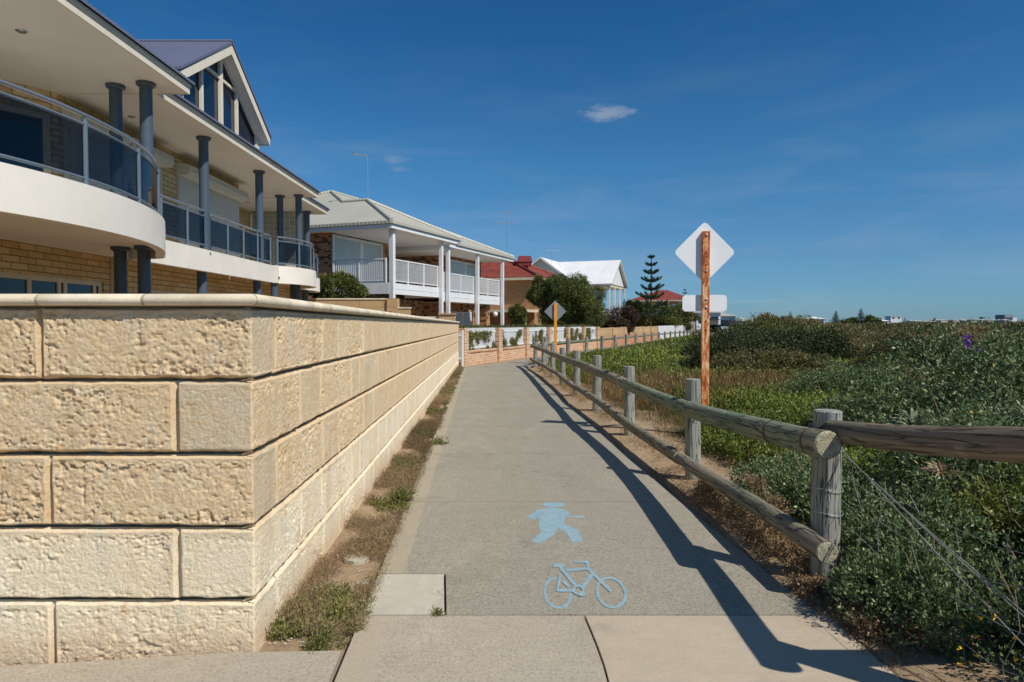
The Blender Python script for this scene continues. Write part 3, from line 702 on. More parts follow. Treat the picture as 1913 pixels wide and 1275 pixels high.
# roof decks with soffit, fascia and corrugated sheet edge
def eave(y0, y1, xe, back=-15, zs=SL, tan=.27):
    m = MB(); m.box((back, y0, zs), (xe-.03, y1-.03, zs+.03)); m.build('soffit', M['soffit'], H1)
    m = MB(); m.box((xe-.03, y0, zs-.01), (xe, y1, zs+.17)); m.box((xe-.012, y0, zs+.11), (xe+.02, y1+.02, zs+.175)); m.box((back, y1-.03, zs-.01), (xe-.03, y1, zs+.17)); m.build('fascia', M['fascia'], H1)
    ny = int((y1-y0+.1)/.0127); ys = np.linspace(y0, y1+.06, ny); wv = .012*np.sin(ys*2*math.pi/.10)
    Gs = []
    for dz in (0.0, .006):
        G = np.zeros((2, ny, 3)); G[0, :, 0] = xe+.07; G[1, :, 0] = back; G[:, :, 1] = ys; G[0, :, 2] = zs+.205+wv+dz; G[1, :, 2] = zs+.205+wv+(xe+.07-back)*tan+dz; Gs.append(G)
    E = np.zeros((2, ny, 3)); E[:, :, 0] = xe+.07; E[:, :, 1] = ys; E[0, :, 2] = zs+.17; E[1, :, 2] = zs+.211+wv; Gs.append(E)
    E2 = np.array(G[:, -1:, :]); E3 = E2.copy(); E3[:, :, 2] -= .06; Gs.append(np.concatenate([E2, E3], 1))
    link_mesh('roof_sheet', grid_mesh('roof_sheet', Gs, smooth=False), M['bluegrey_roof'], H1)
    for yy in (y1-.015, y0+.015): m = MB(); m.poly([(xe-.03, yy, zs+.17), (back, yy, zs+.17), (back, yy, zs+.19+(xe+.07-back)*tan)]); m.build('gable_infill', M['fascia'], H1)
eave(2.5, 12.66, -5.92); eave(12.67, 23.08, -6.52); eave(23.09, 26.6, -7.15)
for (px, py) in ((40, 58), (246, 218), (463, 378)):
    k = (SL-EYE)/ray(px, py)[2]; p = Vector([c*k for c in ray(px, py)]); p.z = SL
    m = MB(); m.tube([(p.x, p.y, SL-.004), (p.x, p.y, SL-.02)], [.075, .06], 16); m.build('downlight', M['galv'], H1)
# balcony outline (plan)
def cX(Y): return -11.3+math.sqrt(6.2**2-(Y-8.6)**2)
out1 = [(cX(y), y) for y in np.linspace(3.6, 11.9, 44)]+[(-6.12, 12.1), (-6.28, 12.3), (-6.5, 12.42), (-6.86, 12.46)]
out2 = [(-6.87, y) for y in np.linspace(12.5, 19.7, 12)]
out3 = [(-6.80, 19.85)]+[(-7.3+1.0*math.sin(R(a))*1.0, 21.6-1.75*math.cos(R(a))) for a in range(28, 168, 8)]+[(-7.25, 23.25)]
out4 = [(-7.1, 23.3)]+[(-7.75+.62*math.sin(R(a)), 24.9-1.55*math.cos(R(a))) for a in range(60, 176, 10)]+[(-8.0, 26.45)]
def band(pts, z0, z1, th=.14):
    m = MB(); n = len(pts); off = []
    for i, p in enumerate(pts):
        a = Vector(pts[max(i-1, 0)]); b = Vector(pts[min(i+1, n-1)]); d = (b-a).normalized(); nn = Vector((-d.y, d.x)); off.append((p[0]+nn.x*th, p[1]+nn.y*th))
    V = [(x, y, z) for z in (z0, z1) for x, y in pts]+[(x, y, z) for z in (z0, z1) for x, y in off]
    for i in range(n-1):
        a, b, c, d = i, i+1, n+i+1, n+i
        m.f += [(a, b, c, d), (2*n+b, 2*n+a, 2*n+d, 2*n+c), (d, c, 2*n+c, 2*n+d), (b, a, 2*n+a, 2*n+b)]
    m.f += [(0, n, 3*n, 2*n), (n-1, 3*n-1, 4*n-1, 2*n-1)]; m.v = V; return m
for i, (pts, zt) in enumerate(((out1, BT), (out2, BT-.02), (out3, BT), (out4, BT-.03))):
    bn = band(pts, BB, zt).build('balcony_band', M['render'], H1, smooth=True)
    m = MB(); P = [(x-.05, y) for x, y in pts]; xb = -8.33 if i < 2 else -9.8
    P = P+[(xb, P[-1][1]), (xb, P[0][1])]
    zb = 2.88-.003*i
    m.prism([(x, y, zb) for x, y in P], (0, 0, .2)); m.build('balcony_slab', M['soffit'], H1)
def column(x, y, z0, z1, r=.105):
    m = MB(); m.tube([(x, y, z0), (x, y, z1)], r, 28, False); m.tube([(x, y, z1-.08), (x, y, z1-.05), (x, y, z1-.005)], [r+.01, r+.05, r+.055], 28)
    m.tube([(x, y, z0), (x, y, z0+.05)], r+.03, 28); m.build('column', M['column'], H1, smooth=True)
for x, y in ((-7.02, 12.2), (-6.42, 12.08), (-7.0, 15.6), (-7.02, 19.06), (-7.68, 22.7), (-7.03, 22.6), (-7.75, 25.9)): column(x, y, 3.08, SL)
for x, y in ((-6.95, 12.15), (-6.45, 12.0), (-7.12, 15.7), (-7.12, 19.1), (-6.95, 20.0), (-7.2, 22.5), (-7.0, 22.3), (-7.8, 25.8)): column(x, y, 0, BB+.19)
# balustrades
def resample(pts, n):
    P = [Vector((x, y, 0)) for x, y in pts]; L = [0]
    for a, b in zip(P, P[1:]): L.append(L[-1]+(b-a).length)
    o = []
    for t in np.linspace(0, L[-1], n):
        i = max(0, min(len(P)-2, int(np.searchsorted(L, t))-1)); f = (t-L[i])/max(1e-6, L[i+1]-L[i]); o.append(P[i].lerp(P[i+1], f))
    return o
def balustrade(pts, bays, hz=4.06, inset=.09):
    n = len(pts); P = []
    for i, p in enumerate(pts):
        a = Vector(pts[max(i-1, 0)]); b = Vector(pts[min(i+1, n-1)]); d = (b-a).normalized(); P.append((p[0]-d.y*inset, p[1]+d.x*inset))
    Q = resample(P, bays*6+1); up = lambda p, z: Vector((p.x, p.y, z))
    m = MB(); m.tube([up(p, hz) for p in Q], .026, 10); m.build('handrail', M['chrome'], H1, smooth=True)
    m = MB()
    for z in (3.29, hz-.12): m.tube([up(p, z) for p in Q], .020, 6)
    m.build('glazing_rail', M['rail'], H1, smooth=True)
    for k in range(bays+1):
        p = Q[k*6]; m = MB(); m.tube([up(p, 3.05), up(p, hz-.06)], .034, 10); m.tube([up(p, hz-.06), up(p, hz)], .012, 6); m.build('baluster_post', M['rail'], H1, smooth=True)
    for k in range(bays):
        m = MB(); seg = Q[k*6:k*6+7]
        for a, b in zip(seg, seg[1:]): m.add([up(a, 3.30), up(b, 3.30), up(b, hz-.125), up(a, hz-.125)], [(0, 1, 2, 3)])
        m.build('glass_panel', M['tint_glass'], H1)
balustrade(out1[:-2], 7); balustrade(out2[:6], 3); balustrade(out2[5:], 4, 4.04); balustrade(out3[1:-1], 4, 4.05); balustrade(out4[1:-1], 3, 4.04)
# loft gable
GXx, Ya, Yb, Ze, Zp = -7.3, 15.2, 20.75, 7.13, 8.80; Ym = (Ya+Yb)/2
m = MB(); back = -15.
for (ye, ys) in ((Ya, 1), (Yb, -1)):
    m.add([(GXx+.03, ye-.06*ys, Ze-.03), (GXx+.03, Ym, Zp), (back, Ym, Zp), (back, ye-.06*ys, Ze-.03), (GXx+.03, ye-.06*ys, Ze+.03), (GXx+.03, Ym, Zp+.06), (back, Ym, Zp+.06), (back, ye-.06*ys, Ze+.03)],
          [(0, 1, 2, 3), (4, 5, 6, 7), (0, 1, 5, 4), (0, 3, 7, 4)])
m.tube([(GXx+.03, Ym, Zp+.06), (back, Ym, Zp+.06)], .05, 8)
m.build('gable_roof', M['roof_blue'], H1)
m = MB()
for (ye, ys) in ((Ya, 1), (Yb, -1)):
    m.add([(GXx, ye, Ze-.26), (GXx, Ym, Zp-.27), (GXx, Ym, Zp-.01), (GXx, ye, Ze-.04), (GXx-.04, ye, Ze-.26), (GXx-.04, Ym, Zp-.27), (GXx-.04, Ym, Zp-.01), (GXx-.04, ye, Ze-.04)],
          [(0, 1, 2, 3), (4, 7, 6, 5), (0, 4, 5, 1), (2, 6, 7, 3), (0, 3, 7, 4)])
    m.box((back, ye-.02, Ze-.26), (GXx-.04, ye+.02, Ze-.04))
m.build('barge_board', M['fascia'], H1)
m = MB(); sl_ = (Zp-Ze)/(Ym-Ya)
for (ye, ys) in ((Ya+.03, 1), (Yb-.03, -1)):
    m.add([(GXx-.04, ye, Ze-.22), (GXx-.04, Ym, Zp-.22), (back, Ym, Zp-.22), (back, ye, Ze-.22)], [(0, 1, 2, 3)])
m.build('gable_soffit', M['soffit'], H1)
gx0 = -7.62; y0, y1 = 15.8, 20.45
m = MB(); m.poly([(gx0-.03, y0, 5.96), (gx0-.03, y1, 5.96), (gx0-.03, y1, Zp-.24-(y1-Ym)*sl_), (gx0-.03, Ym, Zp-.24), (gx0-.03, y0, Zp-.24-(Ym-y0)*sl_)])
gl = m.build('gable_glazing', M['glass'], H1)
m = MB()
for q, wd in ((16.86, .05), (Ym, .08), (19.0, .05), (20.42, .05), (y0+.03, .05)): m.box((gx0-.02, q-wd, 5.97), (gx0+.05, q+wd, Zp-.235-abs(q-Ym)*sl_-wd*sl_))
m.box((gx0-.02, 16.9, 7.86), (gx0+.04, Ym-.08, 7.93)); m.box((gx0-.02, Ym+.08, 7.86), (gx0+.04, 18.96, 7.93))
for a, b in ((y0, Ym), (y1, Ym)):
    za = Zp-.24-abs(a-Ym)*sl_; m.add([(gx0+.03, a, za), (gx0+.03, b, Zp-.24), (gx0+.03, b, Zp-.34), (gx0+.03, a, za-.1)], [(0, 1, 2, 3)])
m.build('glazing_bars', M['fascia'], H1)
m = MB()
for k in range(12): m.box((-15, y1+.02, 5.9+k*.12), (gx0+.06+.012*(1), y1+.10+.01*(k % 2), 5.9+k*.12+.112)) if 5.9+k*.12+.112 < Zp-.24-(y1+.1-Ym)*sl_ else None
m.build('weatherboard', M['fascia'], H1); m = MB(); m.box((-15, y0-.12, 5.9), (gx0+.05, y0-.005, Zp-.3-(Ym-y0)*sl_-.06)); m.build('weatherboard', M['fascia'], H1)
# ================================================================ timber fences
def log(m, a, b, r0, r1, seg=14, n=9, bend=.012, seed=0):
    a = Vector(a); b = Vector(b); rr = random.Random(seed); pts = []; rad = []
    d = (b-a); side = Vector((-d.y, d.x, 0)).normalized()
    ph = rr.random()*6; ph2 = rr.random()*6
    for i in range(n):
        t = i/(n-1); w_ = math.sin(math.pi*t)
        pts.append(a.lerp(b, t)+side*bend*math.sin(t*3+ph)*w_+Vector((0, 0, bend*math.sin(t*4+ph2)*w_)))
        r = r0+(r1-r0)*t
        rad.append(lambda an, L, r=r, k=ph: r*(1+.045*math.sin(3*an+k+L*.4)+.025*math.sin(7*an+L*3)+.02*math.sin(5*L+an)-.06*max(0, math.cos(an*1-k*2-L*.15))**40+.05*max(0, math.sin(2.1*L+k))**30*max(0, math.cos(an-k*3))))
    return m.tube(pts, rad, seg, False)
def logpart(name, par, a, b, r0, r1, mat, seed, ends=True, seg=20, n=12, bend=.012):
    o = log(MB(), a, b, r0, r1, seg, n, bend, seed).build(name, mat, par, smooth=True)
    if ends:
        a = Vector(a); b = Vector(b); d = (b-a).normalized()
        for p, r, s_ in ((a, r0, -1), (b, r1, 1)):
            e = MB(); e.tube([p-d*s_*.005, p+d*s_*.004, p+d*s_*.009], [r*1.0, r*.985, r*.9], seg); e.build('sawn_end', M['endgrain'], o)
    return o
TF = root('timber_fence', 'weathered log post and rail fence running along the right edge of the path', 'fence', (1.85, 4.03, 0))
def post(par, x, y, h, r, seed, seg=18, top=True, base=-.15, name='post', lean=0):
    z = float(T(x, y)); o = log(MB(), (x, y, z+base), (x+lean, y, z+h), r*1.03, r*.97, seg, 7, .004, seed).build(name, M['timber_post'], par, smooth=True)
    if top:
        e = MB(); e.tube([(x+lean, y, z+h-.006), (x+lean, y, z+h+.001), (x+lean, y, z+h+.006)], [r*.97, r*.95, r*.86], seg); e.build('sawn_end', M['timber_post'], o)
    return z
YS = [4.03, 6.65, 9.35, 12.05, 14.6, 17.2, 19.9, 22.5, 25.0]; PX = [1.86, 1.77, 1.61, 1.50, 1.385, 1.275, 1.19, 1.05, .86]
for i, (x, y) in enumerate(zip(PX, YS)):
    post(TF, x, y, .955+.02*math.sin(i*2.3) if i else .99, (.081 if i == 0 else .075), 10+i, lean=.012 if i == 0 else .006*math.sin(i*5))
zt = [.86, .735, .76, .775, .76, .76, .77, .76, .78]; zl = [.25, .215, .285, .27, .26, .27, .26, .26, .27]
def rp(i, z, dx=-.125): return Vector((PX[i]+dx, YS[i], float(gz(YS[i]))+z))
# top rails: long logs over two bays
def ext(a, b, e0, e1): d = (b-a).normalized(); return a-d*e0, b+d*e1
segs_top = [(0, 2), (2, 3), (3, 5), (5, 7), (7, 8)]
for k, (i, j) in enumerate(segs_top):
    a, b = ext(rp(i, zt[i]), rp(j, zt[j]), .27 if k == 0 else .10, .08)
    if k == 0: b = rp(2, zt[2])+Vector((.01, .02, 0))
    r0 = [.078, .074, .074, .072, .07][k]
    if k == 0:
        mid = rp(1, zt[1])+Vector((.012, 0, .0)); 
        # one log, slightly sagging over the middle post
        M_ = MB(); pts = []; n = 16
        for q in range(n):
            t = q/(n-1); p = a.lerp(b, t); tm = (mid.y-a.y)/(b.y-a.y); pm = a.lerp(b, tm); w_ = t/tm if t < tm else (1-t)/(1-tm); pts.append(p+(mid-pm)*math.sin(w_*math.pi/2))
        rad = [lambda an, L, r=.079-.006*q/(n-1): r*(1+.03*math.sin(3*an+1)+.02*math.sin(7*an+L*3)+.012*math.sin(9*L+an)) for q in range(n)]
        M_.tube(pts, rad, 28, False); o = M_.build('top_rail', M['timber_green'], TF, smooth=True)
        d = (pts[0]-pts[1]).normalized(); e = MB(); e.tube([pts[0]-d*.004, pts[0]+d*.004, pts[0]+d*.010], [.079, .077, .069], 28); e.build('sawn_end', M['endgrain'], o)
        for tt in (.075, .19):
            p = pts[0].lerp(pts[-1], tt); p = min(pts, key=lambda q: 0) if False else p
            q0 = pts[0]+(pts[3]-pts[0]).normalized()*(.17 if tt < .1 else .72); dd = (pts[3]-pts[0]).normalized()
            e = MB(); e.tube([q0-dd*.008, q0+dd*.008], .0815, 28, False); e.build('rusty_strap', M['strap'], o)
    else: logpart('top_rail', TF, a, b, r0, r0-.006, M['timber'], 30+k)
segs_low = [(0, 1), (1, 3), (3, 4), (4, 6), (6, 8)]
for k, (i, j) in enumerate(segs_low):
    a, b = ext(rp(i, zl[i]+.03, -.15), rp(j, zl[j]+.03, -.15), (.33 if k == 0 else .07), .05)
    logpart('lower_rail', TF, a, b, [.060, .062, .06, .06, .058][k], .056, M['timber'], 50+k, bend=.02)
# corner bay towards the viewer, then the run to the right
B2 = (2.05, 2.50); 
RF = root('timber_rail_fence', 'brown weathered log fence with slack wire mesh turning away at the lower right', 'fence', (1.985, 2.50, 0))
post(RF, B2[0], B2[1], 1.15, .085, 71); post(RF, 4.7, 2.58, 1.1, .085, 72); post(RF, 7.3, 2.5, 1.1, .085, 73)
logpart('top_rail', RF, (1.85, 4.12, .885), (1.955, 2.36, 1.10), .062, .070, M['timber_brown'], 75, seg=26)
logpart('top_rail', RF, (2.13, 2.50, 1.0), (7.4, 2.5, 1.0), .07, .065, M['timber_brown'], 76)
def wire(m, pts, r=.0016, sag=0):
    P = [Vector(p) for p in pts]; Q = []
    for a, b in zip(P, P[1:]):
        for i in range(8): t = i/8; Q.append(a.lerp(b, t)+Vector((0, 0, -sag*math.sin(math.pi*t))))
    Q.append(P[-1]); m.tube(Q, r, 5)
m = MB(); A2 = Vector((1.93, 3.98, 0)); B3 = Vector((2.03, 2.50, 0))
def wp(t, z, j=0): p = A2.lerp(B3, t); return Vector((p.x+j*.01, p.y, z))
rr = random.Random(4)
Hs = [.66, .50, .34, .16]
for z in Hs:
    pts = [wp(t, z+rr.uniform(-.022, .022)-.05*math.sin(math.pi*t), rr.uniform(-2, 2)) for t in np.linspace(-.05, 1.1, 9)]; wire(m, pts)
for t in (.10, .27, .46, .66, .86):
    pts = [wp(t+rr.uniform(-.03, .03), z-.05*math.sin(math.pi*t), rr.uniform(-2, 2)) for z in [.74]+Hs+[.02]]; wire(m, pts, .0014)
for a, b in (((.0, .80), (1.08, .16)), ((.02, .77), (1.08, .32)), ((.03, .765), (1.08, .30))): wire(m, [wp(*a), wp((a[0]+b[0])/2, (a[1]+b[1])/2-.01), wp(*b)], .0024)
for z in (.80, .56, .42): m.tube([Vector((1.865+.094*math.cos(a), 4.03+.094*math.sin(a), z+.01*math.sin(2*a))) for a in np.linspace(0, 6.28, 22)], .002, 5)
m.build('wire_mesh', M['wire'], RF, smooth=True)
# far fence beyond the bend
FF = root('timber_fence', 'long grey post and rail fence beyond the bend, in front of the brick fence', 'fence', tuple(fB(1.3, 2.95, float(gz(26)))))
ts = [1.25]+[4.3+3.07*k for k in range(21)]; pp = []
for i, t in enumerate(ts):
    p = fB(t, 2.95, 0); z = post(FF, p.x, p.y, 1.0+(.12 if i == 0 else 0), .085, 90+i, seg=10, top=i < 8, lean=.01*math.sin(i*3)); pp.append(Vector((p.x, p.y, z)))
for i, (a, b) in enumerate(zip(pp, pp[1:])):
    for nm, h, r in (('top_rail', .82, .065), ('lower_rail', .30, .058)):
        dlt = -N*.09; o = log(MB(), a+dlt+Vector((0, 0, h)), b+dlt+Vector((0, 0, h)), r, r*.95, 10, 4, .01, 200+i).build(nm, M['timber_green' if nm == 'top_rail' else 'timber'], FF, smooth=True)
for i, h in ((0, .80), (0, .28)):
    a = Vector((PX[-1], YS[-1], float(gz(25)))); b = pp[0]; log(MB(), a+Vector((.05, .05, h)), b+Vector((0, -.05, h)), .062, .06, 10, 4, .01, 300).build('top_rail' if h > .5 else 'lower_rail', M['timber'], FF, smooth=True)
# ================================================================ signs
def rrect(w_, h_, r, n=6):
    P = []
    for cx, cy, a0 in ((w_/2-r, h_/2-r, 0), (-w_/2+r, h_/2-r, 90), (-w_/2+r, -h_/2+r, 180), (w_/2-r, -h_/2+r, 270)):
        for i in range(n+1): a = R(a0+90*i/n); P.append((cx+r*math.cos(a), cy+r*math.sin(a)))
    return P
def plate(cx, y, cz, P, rot, th=.004):
    c, s_ = math.cos(R(rot)), math.sin(R(rot)); m = MB(); return m.prism([(cx+x*c-z*s_, y, cz+x*s_+z*c) for x, z in P], (0, th, 0))
def sign(name, label, px, Y, d, post_mat, plate_mat, cz, pw, ztop, small=None, corner=.055, bolts=()):
    X = (px-CX)/F*Y; zb = float(T(X, Y)); r = root(name, label, 'road sign', (X, Y, zb))
    side = d/math.sqrt(2)+.02; plate(X-.005, Y, cz, rrect(side, side, corner), 45).build('diamond_plate', plate_mat, r, bevel=.0015)
    m = MB(); m.box((X-pw/2, Y-.065, zb-.3), (X+pw/2, Y-.005, ztop)); pole = m.build('post', post_mat, r, bevel=.006)
    if small:
        plate(X, Y, small[0], rrect(small[1], small[2], .05), 0).build('small_plate', plate_mat, r, bevel=.0015)
    for z, rad in bolts:
        m = MB(); m.tube([(X+.004, Y-.064, z), (X+.004, Y-.075, z), (X+.004, Y-.078, z)], [rad, rad, rad*.6], 10); m.build('bolt' if rad > .009 else 'bolt_hole', M['galv'] if rad > .009 else M['dark'], pole)
    return r
Ys = 9.2; zz_ = lambda py, Y=Ys: at(0, py, Y).z
sign('diamond_sign', 'back of large white diamond road sign with small plate, on a rusty peeling post', 1316, Ys, .805, M['rust'], M['sign'], zz_(472), .098, zz_(433), (zz_(567), .60, .222),
     bolts=[(zz_(y), r) for y, r in ((441, .014), (508, .014), (560, .015), (575, .015), (473, .006), (480, .006), (534, .006), (567, .006), (600, .007), (616, .006), (640, .006), (495, .007))])
sign('diamond_sign', 'back of small grey diamond road sign on a yellow post near the bend', 1037.5, 26.4, .83, M['yellow'], M['sign_grey'], at(0, 582.3, 26.4).z, .11, at(0, 567, 26.4).z, corner=.02)
# ================================================================ brick fence with white pickets
GB = lambda t, s_=0: float(gz((BF+U*t+N*s_).y))
BR = root('brick_fence', 'low pale brick fence with brick pillars and white picket panels, vines growing through it', 'fence', (BF.x, BF.y, GB(0)))
TPK = [0, 3.5, 7.0, 10.5, 14.0, 17.5, 21.0]
ZTOP = lambda t: 1.33-.0035*t
for t in TPK:
    m = MB(); z0 = GB(t)
    for q in range(14):
        zz0 = z0-.2+(ZTOP(t)-z0+.2)*q/14; zz1 = z0-.2+(ZTOP(t)-z0+.2)*(q+1)/14-.004; w_ = .185+(.01 if q % 2 else 0)-.0*q
        m.box((t-w_, -w_, zz0), (t+w_, w_, zz1), fB)
    m.box((t-.15, -.15, z0-.2), (t+.15, .15, ZTOP(t)-.01), fB)
    m.build('pillar', M['brick_pale'], BR)
for a, b in zip(TPK, TPK[1:]):
    z0 = GB(b)-.3; zt_ = GB(a)+.47
    m = MB(); m.box((a+.196, -.1, z0), (b-.196, .1, zt_), fB); bw_ = m.build('base_wall', M['brick_pale'], BR)
    m = MB(); m.box((a+.196, -.135, zt_), (b-.196, .135, zt_+.085), fB); m.build('coping_course', M['brick_pale'], BR)
    n = 27; m = MB(); zp = ZTOP((a+b)/2)-.02
    for k in range(n):
        t = a+.26+(b-a-.52)*k/(n-1); m.box((t-.032, -.012, zt_+.12), (t+.032, .012, zp-.03), fB)
        P = [fB(t-.032, -.012, zp-.03), fB(t+.032, -.012, zp-.03), fB(t, -.012, zp+.03)]; m.prism(P, N*.024)
    for z in (zt_+.15, zp-.16): m.box((a+.2, -.045, z), (b-.2, -.0135, z+.06), fB); m.box((a+.2, .0135, z), (b-.2, .03, z+.06), fB)
    m.build('picket_panel', M['white'], BR)
# beige block wall, then white pickets, farther along the same line
BW = root('block_wall', 'plain beige and orange masonry wall beyond the brick pillars, before the white pickets', 'wall', tuple(fB(21.4, 0, GB(22))))
m = MB(); m.box((21.3, -.1, -.6), (46.5, .1, .60), fB); m.build('lower_wall', M['brick_orange'], BW)
m = MB(); m.box((21.3, -.09, .604), (46.5, .09, 1.16), fB); m.build('upper_panels', M['block_beige'], BW)
for t in (21.5, 25.6, 29.7, 33.8, 37.9, 42, 46.3):
    m = MB(); m.box((t-.14, -.16, -.6), (t+.14, .16, 1.20), fB); m.build('pier', M['block_beige'], BW)
WF = root('picket_fence', 'long plain white picket fence at the far end of the street path', 'fence', tuple(fB(47, 0, GB(47))))
for a in range(9):
    t0 = 46.9+a*3.2; m = MB()
    for k in range(24): t = t0+.07+k*.13; m.box((t-.05, -.012, -.2), (t+.05, .012, 1.12), fB); m.prism([fB(t-.05, -.012, 1.12), fB(t+.05, -.012, 1.12), fB(t, -.012, 1.19)], N*.024)
    m.box((t0, -.05, .1), (t0+3.18, -.0125, .18), fB); m.box((t0, -.05, .9), (t0+3.18, -.0125, .98), fB)
    m.build('picket_panel', M['white'], WF)
# white gate between the block wall and the brick fence
g0 = Vector((-1.99, 25.5, 0)); GT = root('picket_gate', 'narrow white picket gate between the limestone wall and the first brick pillar', 'gate', (-2.1, 25.7, -.1))
m = MB(); gfr = lambda t, s_, z: Vector((-2.42, 25.75, 0))+Vector((.98, .0, 0)).normalized()*t+Vector((0, -1, 0))*s_+Vector((0, 0, z))
for k in range(7): t = .06+k*.08; m.box((t-.02, -.012, .05), (t+.02, .012, 1.22), gfr)
m.box((0, .014, .15), (.54, .04, .21), gfr); m.box((0, .014, 1.02), (.54, .04, 1.08), gfr); m.build('picket_panel', M['white'], GT)
m = MB(); m.box((.52, -.05, -.12), (.60, .05, 1.25), gfr); m.build('gate_post', M['white'], GT)
# stepped boundary wall
SW = root('stepped_wall', 'pale limestone garden wall stepping down towards the path, behind the long block wall', 'wall', (-5, 26.3, 0))
for (x0, x1, z) in ((-7.9, -4.42, 2.42), (-4.42, -3.93, 2.08), (-3.93, -2.22, 1.72)):
    m = MB(); m.box((x0+.002, 26.2, -.2), (x1, 26.5, z), None); m.build('masonry', M['block_beige'], SW); m = MB(); m.box((x0+.003, 26.17, z), (x1+.03, 26.53, z+.05)); m.build('coping', M['cap'], SW)
m = MB(); m.box((-4.78, 26.1, -.2), (-4.38, 26.6, 2.47)); m.box((-2.78, 26.1, -.2), (-2.2, 26.6, 1.84)); m.box((-2.82, 26.06, 1.84), (-2.16, 26.64, 1.89)); m.build('pier', M['block_beige'], SW)
# ================================================================ house 2
OC = Vector((-5.45, 30, 0)); f2 = fr(OC)
H2 = root('verandah_house', 'brick house with pale grey hip roof and white balconies, beyond the curved balcony house', 'house', (-8, 34, 0))
def part2(name, mat, boxes, par=H2, f=f2, **k):
    m = MB()
    for a, b in boxes: m.box(a, b, f)
    return m.build(name, mat, par, **k)
# body
part2('wall', M['brick_mottled'], [((.0, -14, 3.2), (4.8, -2.95, 5.63)), ((9.3, -14, 2.9), (14.2, -1.75, 5.41)), ((4.8, -14, 2.9), (9.3, -5.5, 5.63)),
                                    ((-.0, -14, -.2), (9.2, -3.2, 2.8)), ((9.2, -14, -.2), (14.2, -2.2, 2.7))])
part2('pillar', M['brick_mottled'], [((11.6, -.75, -.2), (12.1, -.25, 2.60))]); 
def win2(par, f, s_, t0, t1, z0, z1, fm, gm, mull=(), th=.06):
    m = MB(); m.box((t0, s_, z0), (t1, s_+.05, z0+th), f); m.box((t0, s_, z1-th), (t1, s_+.05, z1), f); m.box((t0, s_, z0+th), (t0+th, s_+.05, z1-th), f); m.box((t1-th, s_, z0+th), (t1, s_+.05, z1-th), f)
    for q in mull: m.box((q-th, s_+.001, z0+th), (q+th, s_+.052, z1-th), f)
    o = m.build('window', fm, par); g = MB(); g.box((t0+.02, s_+.01, z0+.02), (t1-.02, s_+.025, z1-.02), f); g.build('pane', gm, o)
win2(H2, f2, -2.945, .06, 4.3, 3.31, 5.55, M['white'], M['shutter_blue'], (2.4,), .13)
win2(H2, f2, -1.745, 9.6, 13.9, 3.2, 5.2, M['white'], M['shutter_blue'], (11.8,), .08)
win2(H2, f2, -5.49, 5.2, 9.0, 3.2, 5.1, M['white'], M['glass'], (7.1,), .07)
win2(H2, f2, -3.19, 4.6, 6.9, .9, 2.1, M['white'], M['glass'], (5.8,), .07)
win2(H2, f2, -2.19, 9.5, 13.6, .1, 2.2, M['white'], M['shutter_blue'], (10.9, 12.3), .09)
# decks and beams
part2('balcony_deck', M['white'], [((-.12, .06, 2.80), (5.0, .12, 3.29)), ((-.12, -2.9, 2.80), (-.06, .06, 3.29)), ((-.06, -2.9, 3.1), (5.0, .06, 3.26)), ((4.94, -2, 2.80), (5.0, .06, 3.1))])
part2('balcony_deck', M['white'], [((5.003, .0, 2.62), (13.05, .06, 3.12)), ((5.003, -1.7, 2.95), (13.05, 0, 3.09)), ((12.99, -1.7, 2.62), (13.05, 0, 2.95))])
part2('fascia_strip', M['white'], [((-.135, .121, 3.03), (5.0, .131, 3.06)), ((5.003, .061, 2.86), (13.05, .07, 2.89))])
for t, z1 in ((0, 5.62), (4.72, 5.62), (5.5, 5.42), (9.2, 5.42), (12.98, 5.42)):
    w_ = .085 if t else .10; part2('post', M['white'], [((t-w_, .13, -.3), (t+w_, .13+2*w_, z1))])
def railing(f, t0, t1, s_, z0, z1, nb, along='t', posts=2, par=H2, mat=None):
    m = MB(); g = (lambda a, b, c: f(a, s_+b, c)) if along == 't' else (lambda a, b, c: f(s_+b, a, c))
    lo, hi = min(t0, t1), max(t0, t1)
    m.box((lo, -.03, z1-.05), (hi, .03, z1), g); m.box((lo, -.02, z0+.08), (hi, .02, z0+.12), g)
    for k in range(nb+1):
        t = lo+(hi-lo)*k/nb; m.box((t-.012, -.01, z0+.121), (t+.012, .01, z1-.051), g)
    for k in range(posts+1):
        t = lo+(hi-lo)*k/posts; t = min(max(t, lo+.035), hi-.035); m.box((t-.034, -.032, z0), (t+.034, .032, z1+.012), g)
    m.build('railing', mat or M['white'], par)
railing(f2, .12, 4.6, .09, 3.29, 4.36, 46, posts=3); railing(f2, -.0, -2.8, -.09, 3.29, 4.36, 28, 's', 2)
railing(f2, 5.02, 5.4, .03, 3.12, 4.12, 4, posts=1); railing(f2, 5.6, 9.1, .03, 3.12, 4.12, 40, posts=2); railing(f2, 9.3, 12.9, .03, 3.12, 4.12, 40, posts=2)
